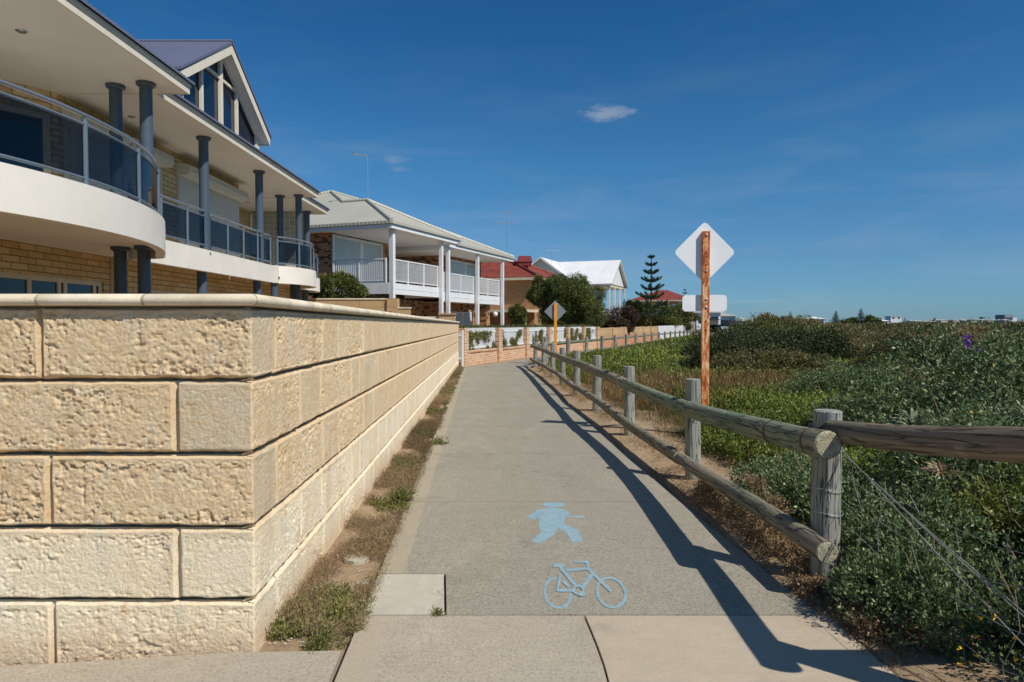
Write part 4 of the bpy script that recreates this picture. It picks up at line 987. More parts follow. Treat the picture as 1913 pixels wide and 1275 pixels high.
# roof
ze = 5.90; zf = 5.66
E1 = f2(-.5, .5, ze); E2 = f2(6.4, .5, ze); Fp = f2(2.95, -2.95, ze+3.45*.48); V_ = f2(2.95, -4.35, ze+3.45*.48); W_ = f2(6.4, .42, zf+.0)
P1 = f2(5.1, -6.6, 8.6); P2 = f2(8.4, -6.6, 8.6); E3 = f2(14.4, .42, zf); E4 = f2(-.5, -13.6, ze); E5 = f2(14.4, -13.6, zf)
m = MB(); m.poly([E1, Fp, V_, P1, E4]); m.poly([E1, E2, Fp]); m.poly([Fp, E2, W_, V_]); m.poly([V_, W_, E3, P2, P1]); m.poly([E3, E5, P2]); m.poly([P1, P2, E5, E4])
m.build('roof', M['roof_grey'], H2)
m = MB()
for a, b in ((E1, Fp), (Fp, V_), (V_, P1), (P1, P2), (P2, E3), (P1, E4), (E2, Fp)): m.tube([a+Vector((0, 0, .03)), b+Vector((0, 0, .03))], .09, 8)
m.build('ridge_capping', M['roof_grey'], H2)
part2('soffit', M['soffit'], [((-.44, -13, 5.62), (6.34, .44, 5.64))]); part2('soffit', M['soffit'], [((6.345, -13, 5.40), (14.34, .36, 5.42))])
part2('soffit_step', M['white'], [((6.342, -13, 5.405), (6.36, .30, 5.63))])
part2('gutter', M['white'], [((-.5, .44, 5.60), (6.4, .5, 5.78)), ((-.5, -13, 5.60), (-.44, .44, 5.78)), ((6.34, -.6, 5.60), (6.4, .44, 5.78)), ((5.3, .36, 5.38), (14.4, .42, 5.54)), ((14.34, -13, 5.38), (14.4, .36, 5.54))])
part2('gutter_lip', M['roof_grey'], [((-.54, .503, 5.79), (6.44, .58, 5.91)), ((-.58, -13, 5.79), (-.503, .50, 5.91)), ((6.0, .425, 5.55), (14.44, .50, 5.67))])
m = MB(); p = f2(12.6, -.1, 2.05); bm_pts = []
m.add([(p.x+.16*math.cos(a)*math.sin(b), p.y+.16*math.sin(a)*math.sin(b), p.z+.16*math.cos(b)) for b in np.linspace(.05, 3.09, 8) for a in np.linspace(0, 2*math.pi, 12, endpoint=False)],
      [(i*12+k, i*12+(k+1) % 12, (i+1)*12+(k+1) % 12, (i+1)*12+k) for i in range(7) for k in range(12)]); m.build('globe_lamp', M['white'], H2, smooth=True)
def antenna(par, p, h, style, name='antenna'):
    m = MB(); p = Vector(p); m.tube([p, p+Vector((0, 0, h))], .022, 6); t = p+Vector((0, 0, h))
    if style == 0:
        m.tube([t, t+Vector((-.62, -.2, .08))], .025, 5); m.box((t.x-.68, t.y-.26, t.z+.02), (t.x-.6, t.y-.12, t.z+.16))
        for k in range(5): q = t+Vector((-.62, -.2, .08))*(k/5); m.tube([q+Vector((.05, -.18, 0)), q+Vector((-.05, .18, 0))], .008, 4)
    else:
        zs = [.0, -.9] if style == 1 else [0.0]
        for i, dz in enumerate(zs):
            c = t+Vector((0, 0, dz)); L = 1.0 if i or style == 2 else .5
            m.tube([c-Vector((L, .3, 0)), c+Vector((L, .3, 0))], .018, 5)
            for k in range(7): q = c+Vector((L, .3, 0))*(k/3-1); l = .5-.03*k; m.tube([q+Vector((-.2*l, l, 0)), q-Vector((-.2*l, l, 0))], .009, 4)
    m.build(name, M['galv'], par)
antenna(H2, at(687, 374, 33.9), 2.15, 0)
# ================================================================ house 3 (red tiles)
OK = Vector((1.80, 55, 0)); f3 = fr(OK)
H3 = root('tiled_house', 'brick house with red tiled roof and maroon rooftop cooler, left of the big tree', 'house', tuple(OK+U*4-N*6))
def part3(name, mat, boxes, **k): return part2(name, mat, boxes, H3, f3, **k)
part3('wall', M['brick_tan'], [((0, -13, -.5), (11, 0, 5.0))])
z3 = 5.2; a1 = f3(-.55, .55, z3); a2 = f3(11.5, .55, z3); a3 = f3(11.5, -13, z3); a4 = f3(-.55, -13, z3); r1 = f3(3.55, -3.55, z3+1.72); r2 = f3(7.4, -3.55, z3+1.72); r0 = f3(3.55, -13, z3+1.72)
m = MB(); m.poly([a1, r1, r0, a4]); m.poly([a1, a2, r2, r1]); m.poly([a2, a3, f3(7.4, -9.5, z3+1.72), r2]); m.poly([r1, r2, f3(7.4, -9.5, z3+1.72), r0]); m.build('roof', M['tiles'], H3)
m = MB(); 
for a, b in ((a1, r1), (r1, r2), (r1, r0), (a2, r2)): m.tube([a+Vector((0, 0, .05)), b+Vector((0, 0, .05))], .12, 8)
m.build('ridge_capping', M['tiles'], H3)
part3('eave', M['cream'], [((-.5, -13, 4.98), (11.4, .5, 5.02)), ((-.56, .5, 4.95), (11.4, .56, 5.16)), ((-.56, -13, 4.95), (-.5, .5, 5.16))])
m = MB(); cpos = f3(3.0, -2.9, 0); c_ = Vector((cpos.x, cpos.y, 0)); 
cc = at(980, 488, 58.3); m.prism([(cc.x-.58, cc.y-.55, cc.z-.42), (cc.x+.58, cc.y-.55, cc.z-.42), (cc.x+.58, cc.y+.55, cc.z-.42), (cc.x-.58, cc.y+.55, cc.z-.42)], (0, 0, .3))
m.add([(cc.x+sx*(.66 if k == 0 else .52), cc.y+sy*(.62 if k == 0 else .5), cc.z-.115+(.5 if k else 0)) for k in (0, 1) for sx, sy in ((-1, -1), (1, -1), (1, 1), (-1, 1))], [(0, 1, 2, 3), (4, 5, 6, 7), (0, 1, 5, 4), (1, 2, 6, 5), (2, 3, 7, 6), (3, 0, 4, 7)])
m.box((cc.x-.3, cc.y-.3, cc.z-.9), (cc.x+.3, cc.y+.3, cc.z-.425)); m.build('rooftop_cooler', M['cooler'], H3)
part3('lower_roof', M['cream'], [((-3.0, -9, 2.35), (-.06, .4, 2.55))]); part3('verandah_post', M['cream'], [((-2.95, t, -.4), (-2.8, t+.12, 2.35)) for t in (-6, -3, .2)])
# striped awning beside it
part3('verandah_rail', M['cream'], [((-2.9, -5.9+.14*k, .3), (-2.86, -5.86+.14*k, 1.2)) for k in range(20)]+[((-2.93, -5.9, 1.2), (-2.83, -3.1, 1.27))])
antenna(H3, at(947, 497, 56.5), 4.4, 1)
# ================================================================ house 4 (white steel roof)
OG = Vector((10.97, 75, 0)); f4 = fr(OG)
H4 = root('gabled_house', 'white gabled house with bright white steel roof and open balcony, behind the big tree', 'house', tuple(OG+U*4-N*5))
def part4(name, mat, boxes, **k): return part2(name, mat, boxes, H4, f4, **k)
part4('wall', M['white'], [((.4, -16, -.5), (8.3, -3.0, 5.85))])
e = 5.82; ap = 8.76; 
m = MB(); q = [f4(0, .0, e), f4(8.7, 0, e), f4(4.35, 0, ap), f4(0, -16, e), f4(8.7, -16, e), f4(4.35, -16, ap)]
m.poly([q[0], q[2], q[5], q[3]]); m.poly([q[1], q[4], q[5], q[2]]); m.poly([v+Vector((0, 0, -.12)) for v in (q[0], q[2], q[5], q[3])]); m.poly([v+Vector((0, 0, -.12)) for v in (q[1], q[4], q[5], q[2])])
m.build('roof', M['roof_white'], H4)
m = MB(); m.poly([f4(.2, -.35, e+.0), f4(8.5, -.35, e), f4(4.35, -.35, ap-.2)]); m.build('gable_wall', M['white'], H4)
m = MB(); 
for t0, t1 in ((0, 4.35), (8.7, 4.35)): m.prism([f4(t0, .0, e-.16), f4(t1, .0, ap-.17), f4(t1, .0, ap+.02), f4(t0, .0, e+.02)], N*.05)
m.build('barge_board', M['cream'], H4)
part4('balcony_beam', M['cream'], [((.2, -3, e-.32), (8.5, -.30, e-.12))])
for t in (.3, 3.0, 5.8, 8.35):
    part4('post', M['white'], [((t-.1, -.5, -.5), (t+.1, -.3, e-.32))])
part4('balcony_deck', M['white'], [((.2, -3, 2.7), (8.5, -.28, 2.95))])
railing(f4, .4, 8.3, -.4, 2.95, 3.95, 34, posts=3, par=H4, mat=M['shutter_blue'])
part4('window', M['glass'], [((1.5, -2.995, 3.0), (4.2, -2.97, 5.1)), ((5, -2.995, 3.0), (7.6, -2.97, 5.1))])
# wing with the gable facing the viewer
wx = at(1009.5, 480.5, 79); fw = fr(Vector((wx.x, wx.y, 0))); zt_ = wx.z; hw, dr = 3.9, 2.8
m = MB(); m.poly([fw(0, 0, zt_), fw(0, hw, zt_-dr), fw(10, hw, zt_-dr), fw(10, 0, zt_)]); m.poly([fw(0, 0, zt_), fw(0, -hw, zt_-dr), fw(10, -hw, zt_-dr), fw(10, 0, zt_)])
m.poly([fw(0, 0, zt_-.1), fw(0, hw, zt_-dr-.1), fw(10, hw, zt_-dr-.1), fw(10, 0, zt_-.1)]); m.build('wing_roof', M['roof_white'], H4)
m = MB(); m.poly([fw(.35, 0, zt_-.15), fw(.35, hw-.15, zt_-dr-.05), fw(.35, hw-.4, zt_-dr-.2), fw(.35, hw-.4, 0), fw(.35, -hw+.4, 0), fw(.35, -hw+.4, zt_-dr-.2), fw(.35, -hw+.15, zt_-dr-.05)]); m.build('wing_gable_wall', M['shutter'], H4)
m = MB()
for sg in (1, -1): m.prism([fw(0, 0, zt_-.2), fw(0, sg*hw, zt_-dr-.2), fw(0, sg*hw, zt_-dr+.02), fw(0, 0, zt_+.02)], -U*.06)
m.build('barge_board', M['roof_white'], H4)
antenna(H4, at(1031, 497, 79), 1.75, 2)
# ================================================================ house 5 (far red roof) and neighbours
OD = at(1287, 640, 105); OD.z = 0; f5 = fr(OD)
H5 = root('tiled_house', 'far house with red tiled roof and cream double balcony, half behind the near sign', 'house', tuple(OD-N*5))
def part5(name, mat, boxes, **k): return part2(name, mat, boxes, H5, f5, **k)
part5('wall', M['brick_tan'], [((-.0, -8.5, -.5), (7, -2.6, 4.95))])
z5 = 5.05; m = MB(); b1 = f5(-.6, .6, z5); b2 = f5(9, .6, z5); b3 = f5(9, -9.2, z5); b4 = f5(-.6, -9.2, z5); c1 = f5(4.2, -4.0, z5+1.75); c2 = f5(4.2, -5.2, z5+1.75)
m.poly([b1, b2, c1]); m.poly([b1, c1, c2, b4]); m.poly([b2, b3, c2, c1]); m.poly([b3, b4, c2]); m.build('roof', M['tiles'], H5)
k1 = at(1232, 548, 112); m = MB(); m.add([k1, k1+Vector((-3.4, -3, -1.5)), k1+Vector((4.4, -3, -1.5)), k1+Vector((4.4, 4, -1.5)), k1+Vector((-3.4, 4, -1.5))], [(0, 1, 2), (0, 2, 3), (0, 3, 4), (0, 4, 1)]); m.build('upper_roof', M['tiles'], H5)
part5('eave', M['cream'], [((-.6, -9.2, 4.85), (9, .6, 5.03))])
part5('balcony_deck', M['cream'], [((-.1, -2.6, 2.1), (7, .1, 2.4))])
part5('post', M['cream'], [((t-.12, -.12, -.5), (t+.12, .12, 2.1)) for t in (0, 3.4, 6.8)])
part5('post', M['cream'], [((t-.10, -.12, 2.4), (t+.10, .12, 4.85)) for t in (0, 3.4, 6.8)])
part5('post', M['cream'], [((-.12, -3.2, -.5), (.12, -3.0, 4.85)), ((-.12, -6, -.5), (.12, -5.8, 4.85))])
part5('window', M['glass'], [((.4, -2.59, 2.5), (3.0, -2.55, 4.5)), ((3.6, -2.59, 2.5), (6.6, -2.55, 4.5)), ((-.03, -5.7, 2.5), (-.004, -3.3, 4.5)), ((-.03, -8.2, 2.4), (-.004, -6.4, 4.4))])
railing(f5, 0, 7, 0, 2.4, 3.4, 24, par=H5, mat=M['shutter'])
def house(name, label, px0, px1, pytop, Y, wall, roofm, zr=1.0, depth=8, cat='house', windows=True, group=None, flat=False):
    a = at(px0, 600, Y).x; b = at(px1, 600, Y).x; zt = at(0, pytop, Y).z; zb = -2.5
    h = root(name, label, cat, ((a+b)/2, Y+depth/2, zb), group); m = MB(); ze_ = zt-(zr if not flat else .3); m.box((a, Y, zb), (b, Y+depth, ze_)); m.build('wall', wall, h)
    o = .4; m = MB()
    if flat: m.box((a-o, Y-o, ze_), (b+o, Y+depth+o, zt))
    else:
        i = min((b-a)/2, depth/2)*.8; c = [(a-o, Y-o, ze_), (b+o, Y-o, ze_), (b+o, Y+depth+o, ze_), (a-o, Y+depth+o, ze_)]; r_ = [(a+i, Y+depth/2, zt), (b-i, Y+depth/2, zt)]
        m.add(c+r_, [(0, 1, 5, 4), (1, 2, 5), (2, 3, 4, 5), (3, 0, 4), (0, 1, 2, 3)])
    m.build('roof', roofm, h)
    if windows:
        n = max(2, int((b-a)/3)); 
        for k in range(n): x = a+(b-a)*(k+.5)/n; m = MB(); m.box((x-.7, Y-.03, ze_-1.9), (x+.7, Y-.003, ze_-.7)); m.build('window', M['glass'], h)
    return h
house('modern_house', 'pale blue and white flat roofed house just right of the rusty sign post', 1301, 1346, 581, 120, M['white'], M['white'], depth=7, flat=True)
house('cottage', 'low grey roofed house right of the rusty sign post on the skyline', 1346, 1374, 584, 128, M['shutter_blue'], M['roof_grey'], .7)
house('cottage', 'cream garden shed with dark doors low beside the white picket fence end', 1325, 1342, 594, 100, M['cream'], M['dark'], .3, depth=3)
house('cottage', 'small white walled house peeping above the scrub left of the skyline pines', 1516, 1541, 592, 240, M['white'], M['roof_white'], .8)
house('warehouse', 'long low white roofed building right of the taller skyline pine', 1636, 1662, 596.5, 420, M['white'], M['roof_white'], 1.2)
house('apartment_building', 'small stepped white building on the skyline right of the low white roofs', 1664, 1684, 591, 520, M['white'], M['white'], flat=True)
house('apartment_building', 'grey high rise tower on the skyline at the far right', 1877, 1892, 588.5, 1500, M['sign_grey'], M['sign_grey'], flat=True, depth=30, windows=False)
house('apartment_building', 'pale annexe beside the grey high rise tower on the skyline', 1892, 1900, 593, 1480, M['white'], M['white'], flat=True, depth=20, windows=False)
rr = random.Random(11)
M['hazed_wall'] = simple('hazed_wall', (.40, .38, .35, 1), .8); M['far_roof'] = simple('far_roof', srgb(150, 112, 98), .8)  # wall colour dulled to stand in for haze over the distance
cols_ = [('white', M['hazed_wall'], M['roof_grey']), ('red roofed', M['hazed_wall'], M['far_roof']), ('grey roofed', M['hazed_wall'], M['roof_grey']), ('cream', M['cream'], M['hazed_wall'])]
for k in range(22):
    px = 1700+k*9.7+rr.uniform(-3, 3); w_ = rr.uniform(6, 12); c = cols_[rr.choice([0, 1, 1, 2, 3])]
    house('distant_house', 'one of the tiny low houses strung along the far right skyline', px, px+w_, rr.uniform(596, 600), rr.uniform(640, 900), c[1], c[2], 1.2, windows=False, group='tiny houses along the skyline')
for k in range(5):
    px = 1385+k*26+rr.uniform(-5, 5); house('distant_house', 'one of the pale houses half hidden by the scrub on the left of the skyline', px, px+rr.uniform(9, 16), rr.uniform(592, 596), 170+20*k, M['white'], M['roof_grey'], 1, windows=False, group='pale houses behind the scrub')
# ================================================================ vegetation
def leaves(P, D, k, size, spread, asp=.5, up=.3, jit=.9, szv=.4):
    """P tips (n,3), D outward dirs -> quads (n*k,4,3) and tint"""
    n = len(P); P = np.repeat(P, k, 0); D = np.repeat(D, k, 0); N_ = n*k
    d = D+rng.normal(size=(N_, 3))*jit; d[:, 2] += up; d /= np.linalg.norm(d, axis=1)[:, None]+1e-9
    r = rng.normal(size=(N_, 3)); wv = np.cross(d, r); wv /= np.linalg.norm(wv, axis=1)[:, None]+1e-9
    nrm = np.cross(d, wv)
    sz = size*(1-szv/2+szv*rng.random(N_))[:, None] if np.isscalar(size) else (np.repeat(size, k)*(1-szv/2+szv*rng.random(N_)))[:, None]
    b = P+rng.normal(size=(N_, 3))*spread; wv = wv*sz*asp/2
    V = np.stack([b, b+d*sz*.5+wv+nrm*sz*.08, b+d*sz, b+d*sz*.5-wv+nrm*sz*.08], 1)
    t = np.repeat(rng.random(n), k)*.5+rng.random(N_)*.5
    return V, t
def clump(c, r, n, seed, low=-.15, lump=.36, fq=2.6, shell=.35):
    """tips on a lumpy half ellipsoid"""
    c = np.array(c, float); r = np.array(r, float)
    d = rng.normal(size=(n*2, 3)); d /= np.linalg.norm(d, axis=1)[:, None]; d = d[d[:, 2] > low][:n]
    L = 1+lump*(fbm(d[:, 0]*fq+seed*3.7, d[:, 1]*fq+seed, d[:, 2]*fq+seed*.3, 3)-.5)*2
    L = L+.16*(vnoise(d[:, 0]*8+seed, d[:, 1]*8, d[:, 2]*8)-.5)*2
    L = L*(1-shell*rng.random(len(d))**2.2)
    P = c+d*r*L[:, None]; nd = d/r; nd /= np.linalg.norm(nd, axis=1)[:, None]
    return P, nd
def twigs(m, c, r, n, rad, seed):
    q = random.Random(seed)
    for i in range(n):
        a = q.uniform(0, 6.28); e = q.uniform(.2, 1.3); d = Vector((math.cos(a)*math.cos(e)*r[0], math.sin(a)*math.cos(e)*r[1], math.sin(e)*r[2]))*q.uniform(.85, 1.22)
        b = Vector(c)+Vector((d.x*.15, d.y*.15, -.05)); mid = b+(d*.55)+Vector((q.uniform(-.08, .08), q.uniform(-.08, .08), .0))*r[0]
        m.tube([b, mid, Vector(c)+d], [rad, rad*.7, rad*.3], 5, False)
def shrub(label, cx, cy, r, mat, n, k, size, seed, name='shrub', asp=.5, cat='shrub', group=None, blobs=5, low=-.1, up=.3, tw=10, spread=None, zoff=0, shell=.4, twr=.008):
    z = float(T(cx, cy))+zoff; h = root(name, label, cat, (cx, cy, z), group); q = random.Random(seed); Vs = []; Ts = []
    bl = [((cx, cy, z), r, 1.0)]
    for b in range(blobs):
        a = q.uniform(0, 6.28); f_ = q.uniform(.35, .72); bl.append(((cx+math.cos(a)*r[0]*f_, cy+math.sin(a)*r[1]*f_, z+r[2]*q.uniform(.1, .45)), (r[0]*q.uniform(.3, .55), r[1]*q.uniform(.3, .55), r[2]*q.uniform(.35, .62)), .42))
    for i, (c, rr_, w_) in enumerate(bl):
        P, D = clump(c, rr_, int(n*w_/(1+.42*blobs)), seed+i*.77, low, shell=shell); V, t = leaves(P, D, k, size, spread or size*.5, asp, up); Vs.append(V); Ts.append(t)
    o = link_mesh('foliage', quads_mesh('foliage', np.concatenate(Vs), np.concatenate(Ts)), mat, h)
    m = MB(); twigs(m, (cx, cy, z), r, tw, twr, seed); m.build('stems', M['twig'], h); return h
def X_(px, Y): return (px-CX)/F*Y
# --- near shrub mass, plant by plant
S = 'shrub'
shrub('dark grey green shrub under the brown rail, trailing towards the path at lower right', 2.62, 3.00, (.62, .50, .46), M['lf_salt'], 5200, 6, .026, 1, blobs=8, tw=26)
shrub('grey green shrub at the foot of the nearest fence post', 2.13, 3.38, (.44, .42, .36), M['lf_salt'], 3800, 6, .024, 2, blobs=6, tw=18)
shrub('grey green shrub filling the lower right corner behind the wires', 3.25, 3.3, (.75, .7, .72), M['lf_salt'], 5200, 6, .027, 3, blobs=8, tw=22)
shrub('low sprawling shrub at the very bottom right, dotted with yellow flowers', 2.36, 2.45, (.42, .4, .22), M['lf_salt'], 2600, 6, .022, 4, blobs=6, tw=14)
shrub('tall dark green shrub right of the nearest post, rising above the brown rail', 3.95, 4.9, (1.35, 1.0, 1.08), M['lf_salt'], 8200, 6, .033, 5, blobs=18, tw=24)
shrub('tallest dark green shrub at the right edge below the skyline', 5.35, 6.6, (1.85, 1.3, 1.52), M['lf_salt'], 8200, 6, .044, 6, blobs=20, tw=22)
shrub('dark green shrub between the two near posts, below the thick top rail', 2.50, 5.5, (.60, 1.0, .42), M['lf_salt'], 4800, 6, .028, 7, blobs=14, tw=20)
shrub('rounded dark shrub behind the nearest post, left of the tall ones', 4.3, 7.7, (.9, .9, .72), M['lf_salt'], 4600, 6, .038, 8, blobs=14, tw=14)
shrub('dark shrub at the right edge level with the brown rail', 4.5, 4.2, (1.1, .8, .85), M['lf_salt'], 4600, 6, .032, 9, blobs=14, tw=12)
shrub('grey green dome shaped shrub in the middle distance', 5.9, 11.8, (1.35, 1.3, .80), M['lf_salt'], 6500, 5, .036, 10, blobs=3, tw=8)
shrub('broad dark shrub left of the dome shaped one, close to the sign post', 6.6, 17.5, (1.5, 1.5, .85), M['lf_olive'], 6000, 6, .06, 11, blobs=12)
shrub('tall dark olive shrub in the centre of the dunes', 8.8, 21.5, (2.0, 1.8, 1.5), M['lf_dune'], 6500, 6, .07, 12, blobs=16)
shrub('dark bushy shrub with a ragged top behind the sign post', 7.6, 24.5, (1.8, 1.7, 1.45), M['lf_dune'], 5000, 6, .07, 13, blobs=14)
shrub('silvery grey dome shaped shrub far out among the brown scrub', 17.5, 34, (1.5, 1.5, 1.0), M['lf_silver'], 2600, 6, .10, 14, blobs=4)
shrub('tall brown topped shrub breaking the skyline left of the small pines', X_(1437, 75), 75, (1.9, 1.7, 2.5), M['lf_brown'], 3400, 6, .18, 15, blobs=6)
shrub('dark green rounded shrub on the skyline right of the rusty sign post', X_(1398, 62), 62, (2.0, 1.9, 1.9), M['lf_olive'], 3800, 6, .13, 16, blobs=14)
shrub('brown skyline shrub under the first skyline pine', X_(1497, 80), 80, (2.8, 2.6, 2.1), M['lf_brown'], 3000, 6, .2, 17, blobs=7)
shrub('grey green shrub directly behind the nearest post, under the brown rail', 2.42, 4.05, (.46, .5, .50), M['lf_salt'], 3600, 6, .026, 18, blobs=12, tw=20)
shrub('yellowish green shrub under the brown rail at the right edge, behind the wires', 3.2, 4.05, (.6, .5, .62), M['lf_yellowgreen'], 3600, 6, .028, 19, blobs=10, tw=20)
shrub('small twiggy half dead shrub beside the dome shaped one', 7.6, 13.6, (.8, .8, .6), M['lf_brown'], 2200, 5, .04, 20, blobs=8, tw=40, twr=.01)
shrub('round dark shrub immediately right of the rusty sign post', 6.2, 19.5, (1.35, 1.3, 1.25), M['lf_dune'], 5000, 6, .055, 21, blobs=14)
shrub('yellow green shrub lit by the sun in the centre of the dunes', 9.9, 24.5, (1.7, 1.5, 1.55), M['lf_yellowgreen'], 5000, 6, .065, 22, blobs=14)
shrub('grey twiggy shrub right of the tall dune shrubs', 11.6, 22.5, (1.4, 1.4, .95), M['lf_brown'], 4600, 5, .06, 23, blobs=12, tw=60, twr=.016)
shrub('dark low shrub behind the dome shaped shrub', 9.2, 16.2, (1.2, 1.1, .6), M['lf_dune'], 3600, 6, .05, 24, blobs=10)
shrub('broad brown green shrub near the right edge, above the tall dark one', 16.5, 23.5, (2.6, 2.0, 1.25), M['lf_brown'], 5600, 6, .07, 25, blobs=16, tw=30, twr=.02)
shrub('dark shrub breaking the skyline at the far right edge', X_(1895, 40), 40, (2.4, 2.0, 1.35), M['lf_dune'], 3600, 6, .10, 26, blobs=12)
shrub('brown shrub just left of the far right skyline shrub', X_(1815, 46), 46, (2.2, 2.0, 1.2), M['lf_brown'], 3200, 6, .11, 27, blobs=12, tw=30, twr=.03)
shrub('low olive shrub on the skyline below the white roofed warehouse', X_(1665, 60), 60, (3.2, 2.5, 1.25), M['lf_olive'], 3200, 6, .13, 28, blobs=12)
shrub('wide olive shrub on the skyline below the tallest skyline pine', X_(1585, 66), 66, (3.6, 2.6, 1.35), M['lf_olive'], 3200, 6, .14, 29, blobs=12)
shrub('brown green shrub to the right of the tall dune shrubs, in front of the skyline', X_(1625, 27), 27, (2.1, 1.8, 1.30), M['lf_olive'], 5600, 6, .065, 41, blobs=18, tw=30, twr=.015)
shrub('dark shrub behind the dome shaped shrub, towards the right edge', X_(1715, 21), 21, (1.8, 1.6, 1.15), M['lf_dune'], 5600, 6, .055, 42, blobs=18)
shrub('brown twiggy shrub left of the silvery dome on the skyline', X_(1540, 34), 34, (2.3, 2.0, 1.45), M['lf_brown'], 5000, 6, .075, 43, blobs=16, tw=50, twr=.02)
shrub('dark shrub close behind the rusty sign post, its left side', X_(1365, 24), 24, (1.6, 1.5, 1.15), M['lf_dune'], 4600, 6, .065, 44, blobs=14)
shrub('yellowish shrub rising above the ground cover right of the rusty sign post', X_(1430, 28), 28, (2.0, 1.8, 1.5), M['lf_yellowgreen'], 5200, 6, .07, 45, blobs=18)
# dry dead shrub trailing below the lower rail
for i, (x, y, r, n) in enumerate(((1.78, 4.75, (.15, .7, .15), 1500), (1.72, 5.6, (.14, .6, .17), 1200), (1.72, 3.80, (.14, .20, .05), 500), (1.86, 3.35, (.20, .3, .08), 600))):
    shrub(('dead brown scrub under the lower rail beside the nearest bay', 'dead brown scrub under the lower rail by the second post', 'crisp brown dead twigs spilling onto the path at the nearest post', 'brown dead leaves below the grey green shrub at the path edge')[i], x, y, r, M['lf_dry'], n, 6, .020, 30+i, name='dead_shrub', asp=.45, blobs=6, tw=30, twr=.003)
for i, (x, y, z) in enumerate(((1.80, 5.0, .30), (1.79, 4.6, .26))):
    shrub(('small dried sprig resting against the lower rail', 'small dried sprig hanging over the nearer lower rail')[i], x, y, (.07, .14, .09), M['lf_dry'], 130, 5, .018, 36+i, name='dried_sprig', asp=.5, blobs=3, tw=8, twr=.002, cat='sprig', zoff=z)
# strap leaved plants and flowers
def rosette(label, c, n, L, wd, mat, seed, name='strap_plant'):
    h = root(name, label, 'plant', tuple(c)); q = random.Random(seed); m = MB()
    for i in range(n):
        a = q.uniform(0, 6.28); e = q.uniform(.25, 1.25); l = L*q.uniform(.7, 1.1); P = []
        for j in range(6):
            t = j/5; rad_ = l*math.cos(e)*t; z = l*(math.sin(e)*t-.45*t*t); w_ = wd*math.sin(math.pi*(.12+.86*t))
            P += [(c[0]+math.cos(a)*rad_-math.sin(a)*w_, c[1]+math.sin(a)*rad_+math.cos(a)*w_, c[2]+z), (c[0]+math.cos(a)*rad_+math.sin(a)*w_, c[1]+math.sin(a)*rad_-math.cos(a)*w_, c[2]+z+.004)]
        m.add(P, [(2*j, 2*j+1, 2*j+3, 2*j+2) for j in range(5)])
    me = m.mesh('leaves'); at_ = me.attributes.new('tint', 'FLOAT', 'FACE'); at_.data.foreach_set('value', rng.random(len(me.polygons)).astype(np.float32)); link_mesh('leaves', me, mat, h); return h
rosette('pale strap leaved plant just above the brown rail', (2.92, 4.95, .76), 46, .30, .011, M['lf_silver'], 1)
rosette('pale strap leaved plant at the right edge above the brown rail', (3.62, 4.75, .84), 40, .30, .012, M['lf_silver'], 2)
rosette('tan dead strap leaved tuft below the brown rail', (2.66, 4.2, .60), 46, .17, .005, M['lf_dry'], 3)
rosette('small green strap leaved plant behind the wires', (2.75, 3.85, .40), 30, .16, .009, M['lf_weed'], 4)
def flowers(name, label, spots, mat, size, par_mat=None):
    if len(spots) > 20:
        P = np.array(spots); V, t = leaves(P, np.tile([0, -.3, 1.], (len(P), 1)), 7, size, size*.25, .7, .3, 1.0)
        return tag(link_mesh(name, quads_mesh(name, V, t), mat, None), label, 'flower', kind='stuff')
    h = root(name, label, 'flower', tuple(spots[0])); P = np.array(spots); D = np.tile([0, -.3, 1.], (len(P), 1)); V, t = leaves(P, D, 7, size, size*.25, .7, .3, 1.0)
    for q_ in range(len(P)): link_mesh('flower_head', quads_mesh('flower_head', V[q_*7:q_*7+7], t[q_*7:q_*7+7]), None, h).data.materials.append(mat)
    m = MB()
    for p in (spots if len(spots) < 2 else []): m.tube([Vector(p), Vector(p)+Vector((.004, .004, -.035))], .001, 4, False)
    if m.v: m.build('stalks', M['twig'], h)
rr = random.Random(5)
flowers('purple_flower', 'spike of purple flowers above the tallest shrub at the right', [(at(1806+rr.uniform(-5, 5), 637+rr.uniform(-9, 11), 5.95)) for _ in range(12)], M['fl_purple'], .022)
flowers('purple_flower', 'single small purple flower below the purple spike', [at(1829, 655, 5.9)], M['fl_purple'], .02)
flowers('yellow_flowers', 'small yellow flowers among the leaves at the lower right corner', [at(1850+rr.uniform(-60, 50), 1200+rr.uniform(-60, 45), 2.62+rr.uniform(-.1, .1)) for _ in range(12)], M['fl_yellow'], .011)
flowers('yellow_flowers', 'pair of yellow flowers at the right edge above the lower corner', [at(1900, 1103, 2.6), at(1893, 1094, 2.62)], M['fl_yellow'], .012)
flowers('yellow_flowers', 'patch of yellow flowers beside the rusty sign post', [(X_(1355, 11.8)+rr.uniform(-.3, .3), 11.8+rr.uniform(-.5, .5), .30+rr.uniform(0, .06)) for _ in range(60)], M['fl_yellow'], .03)
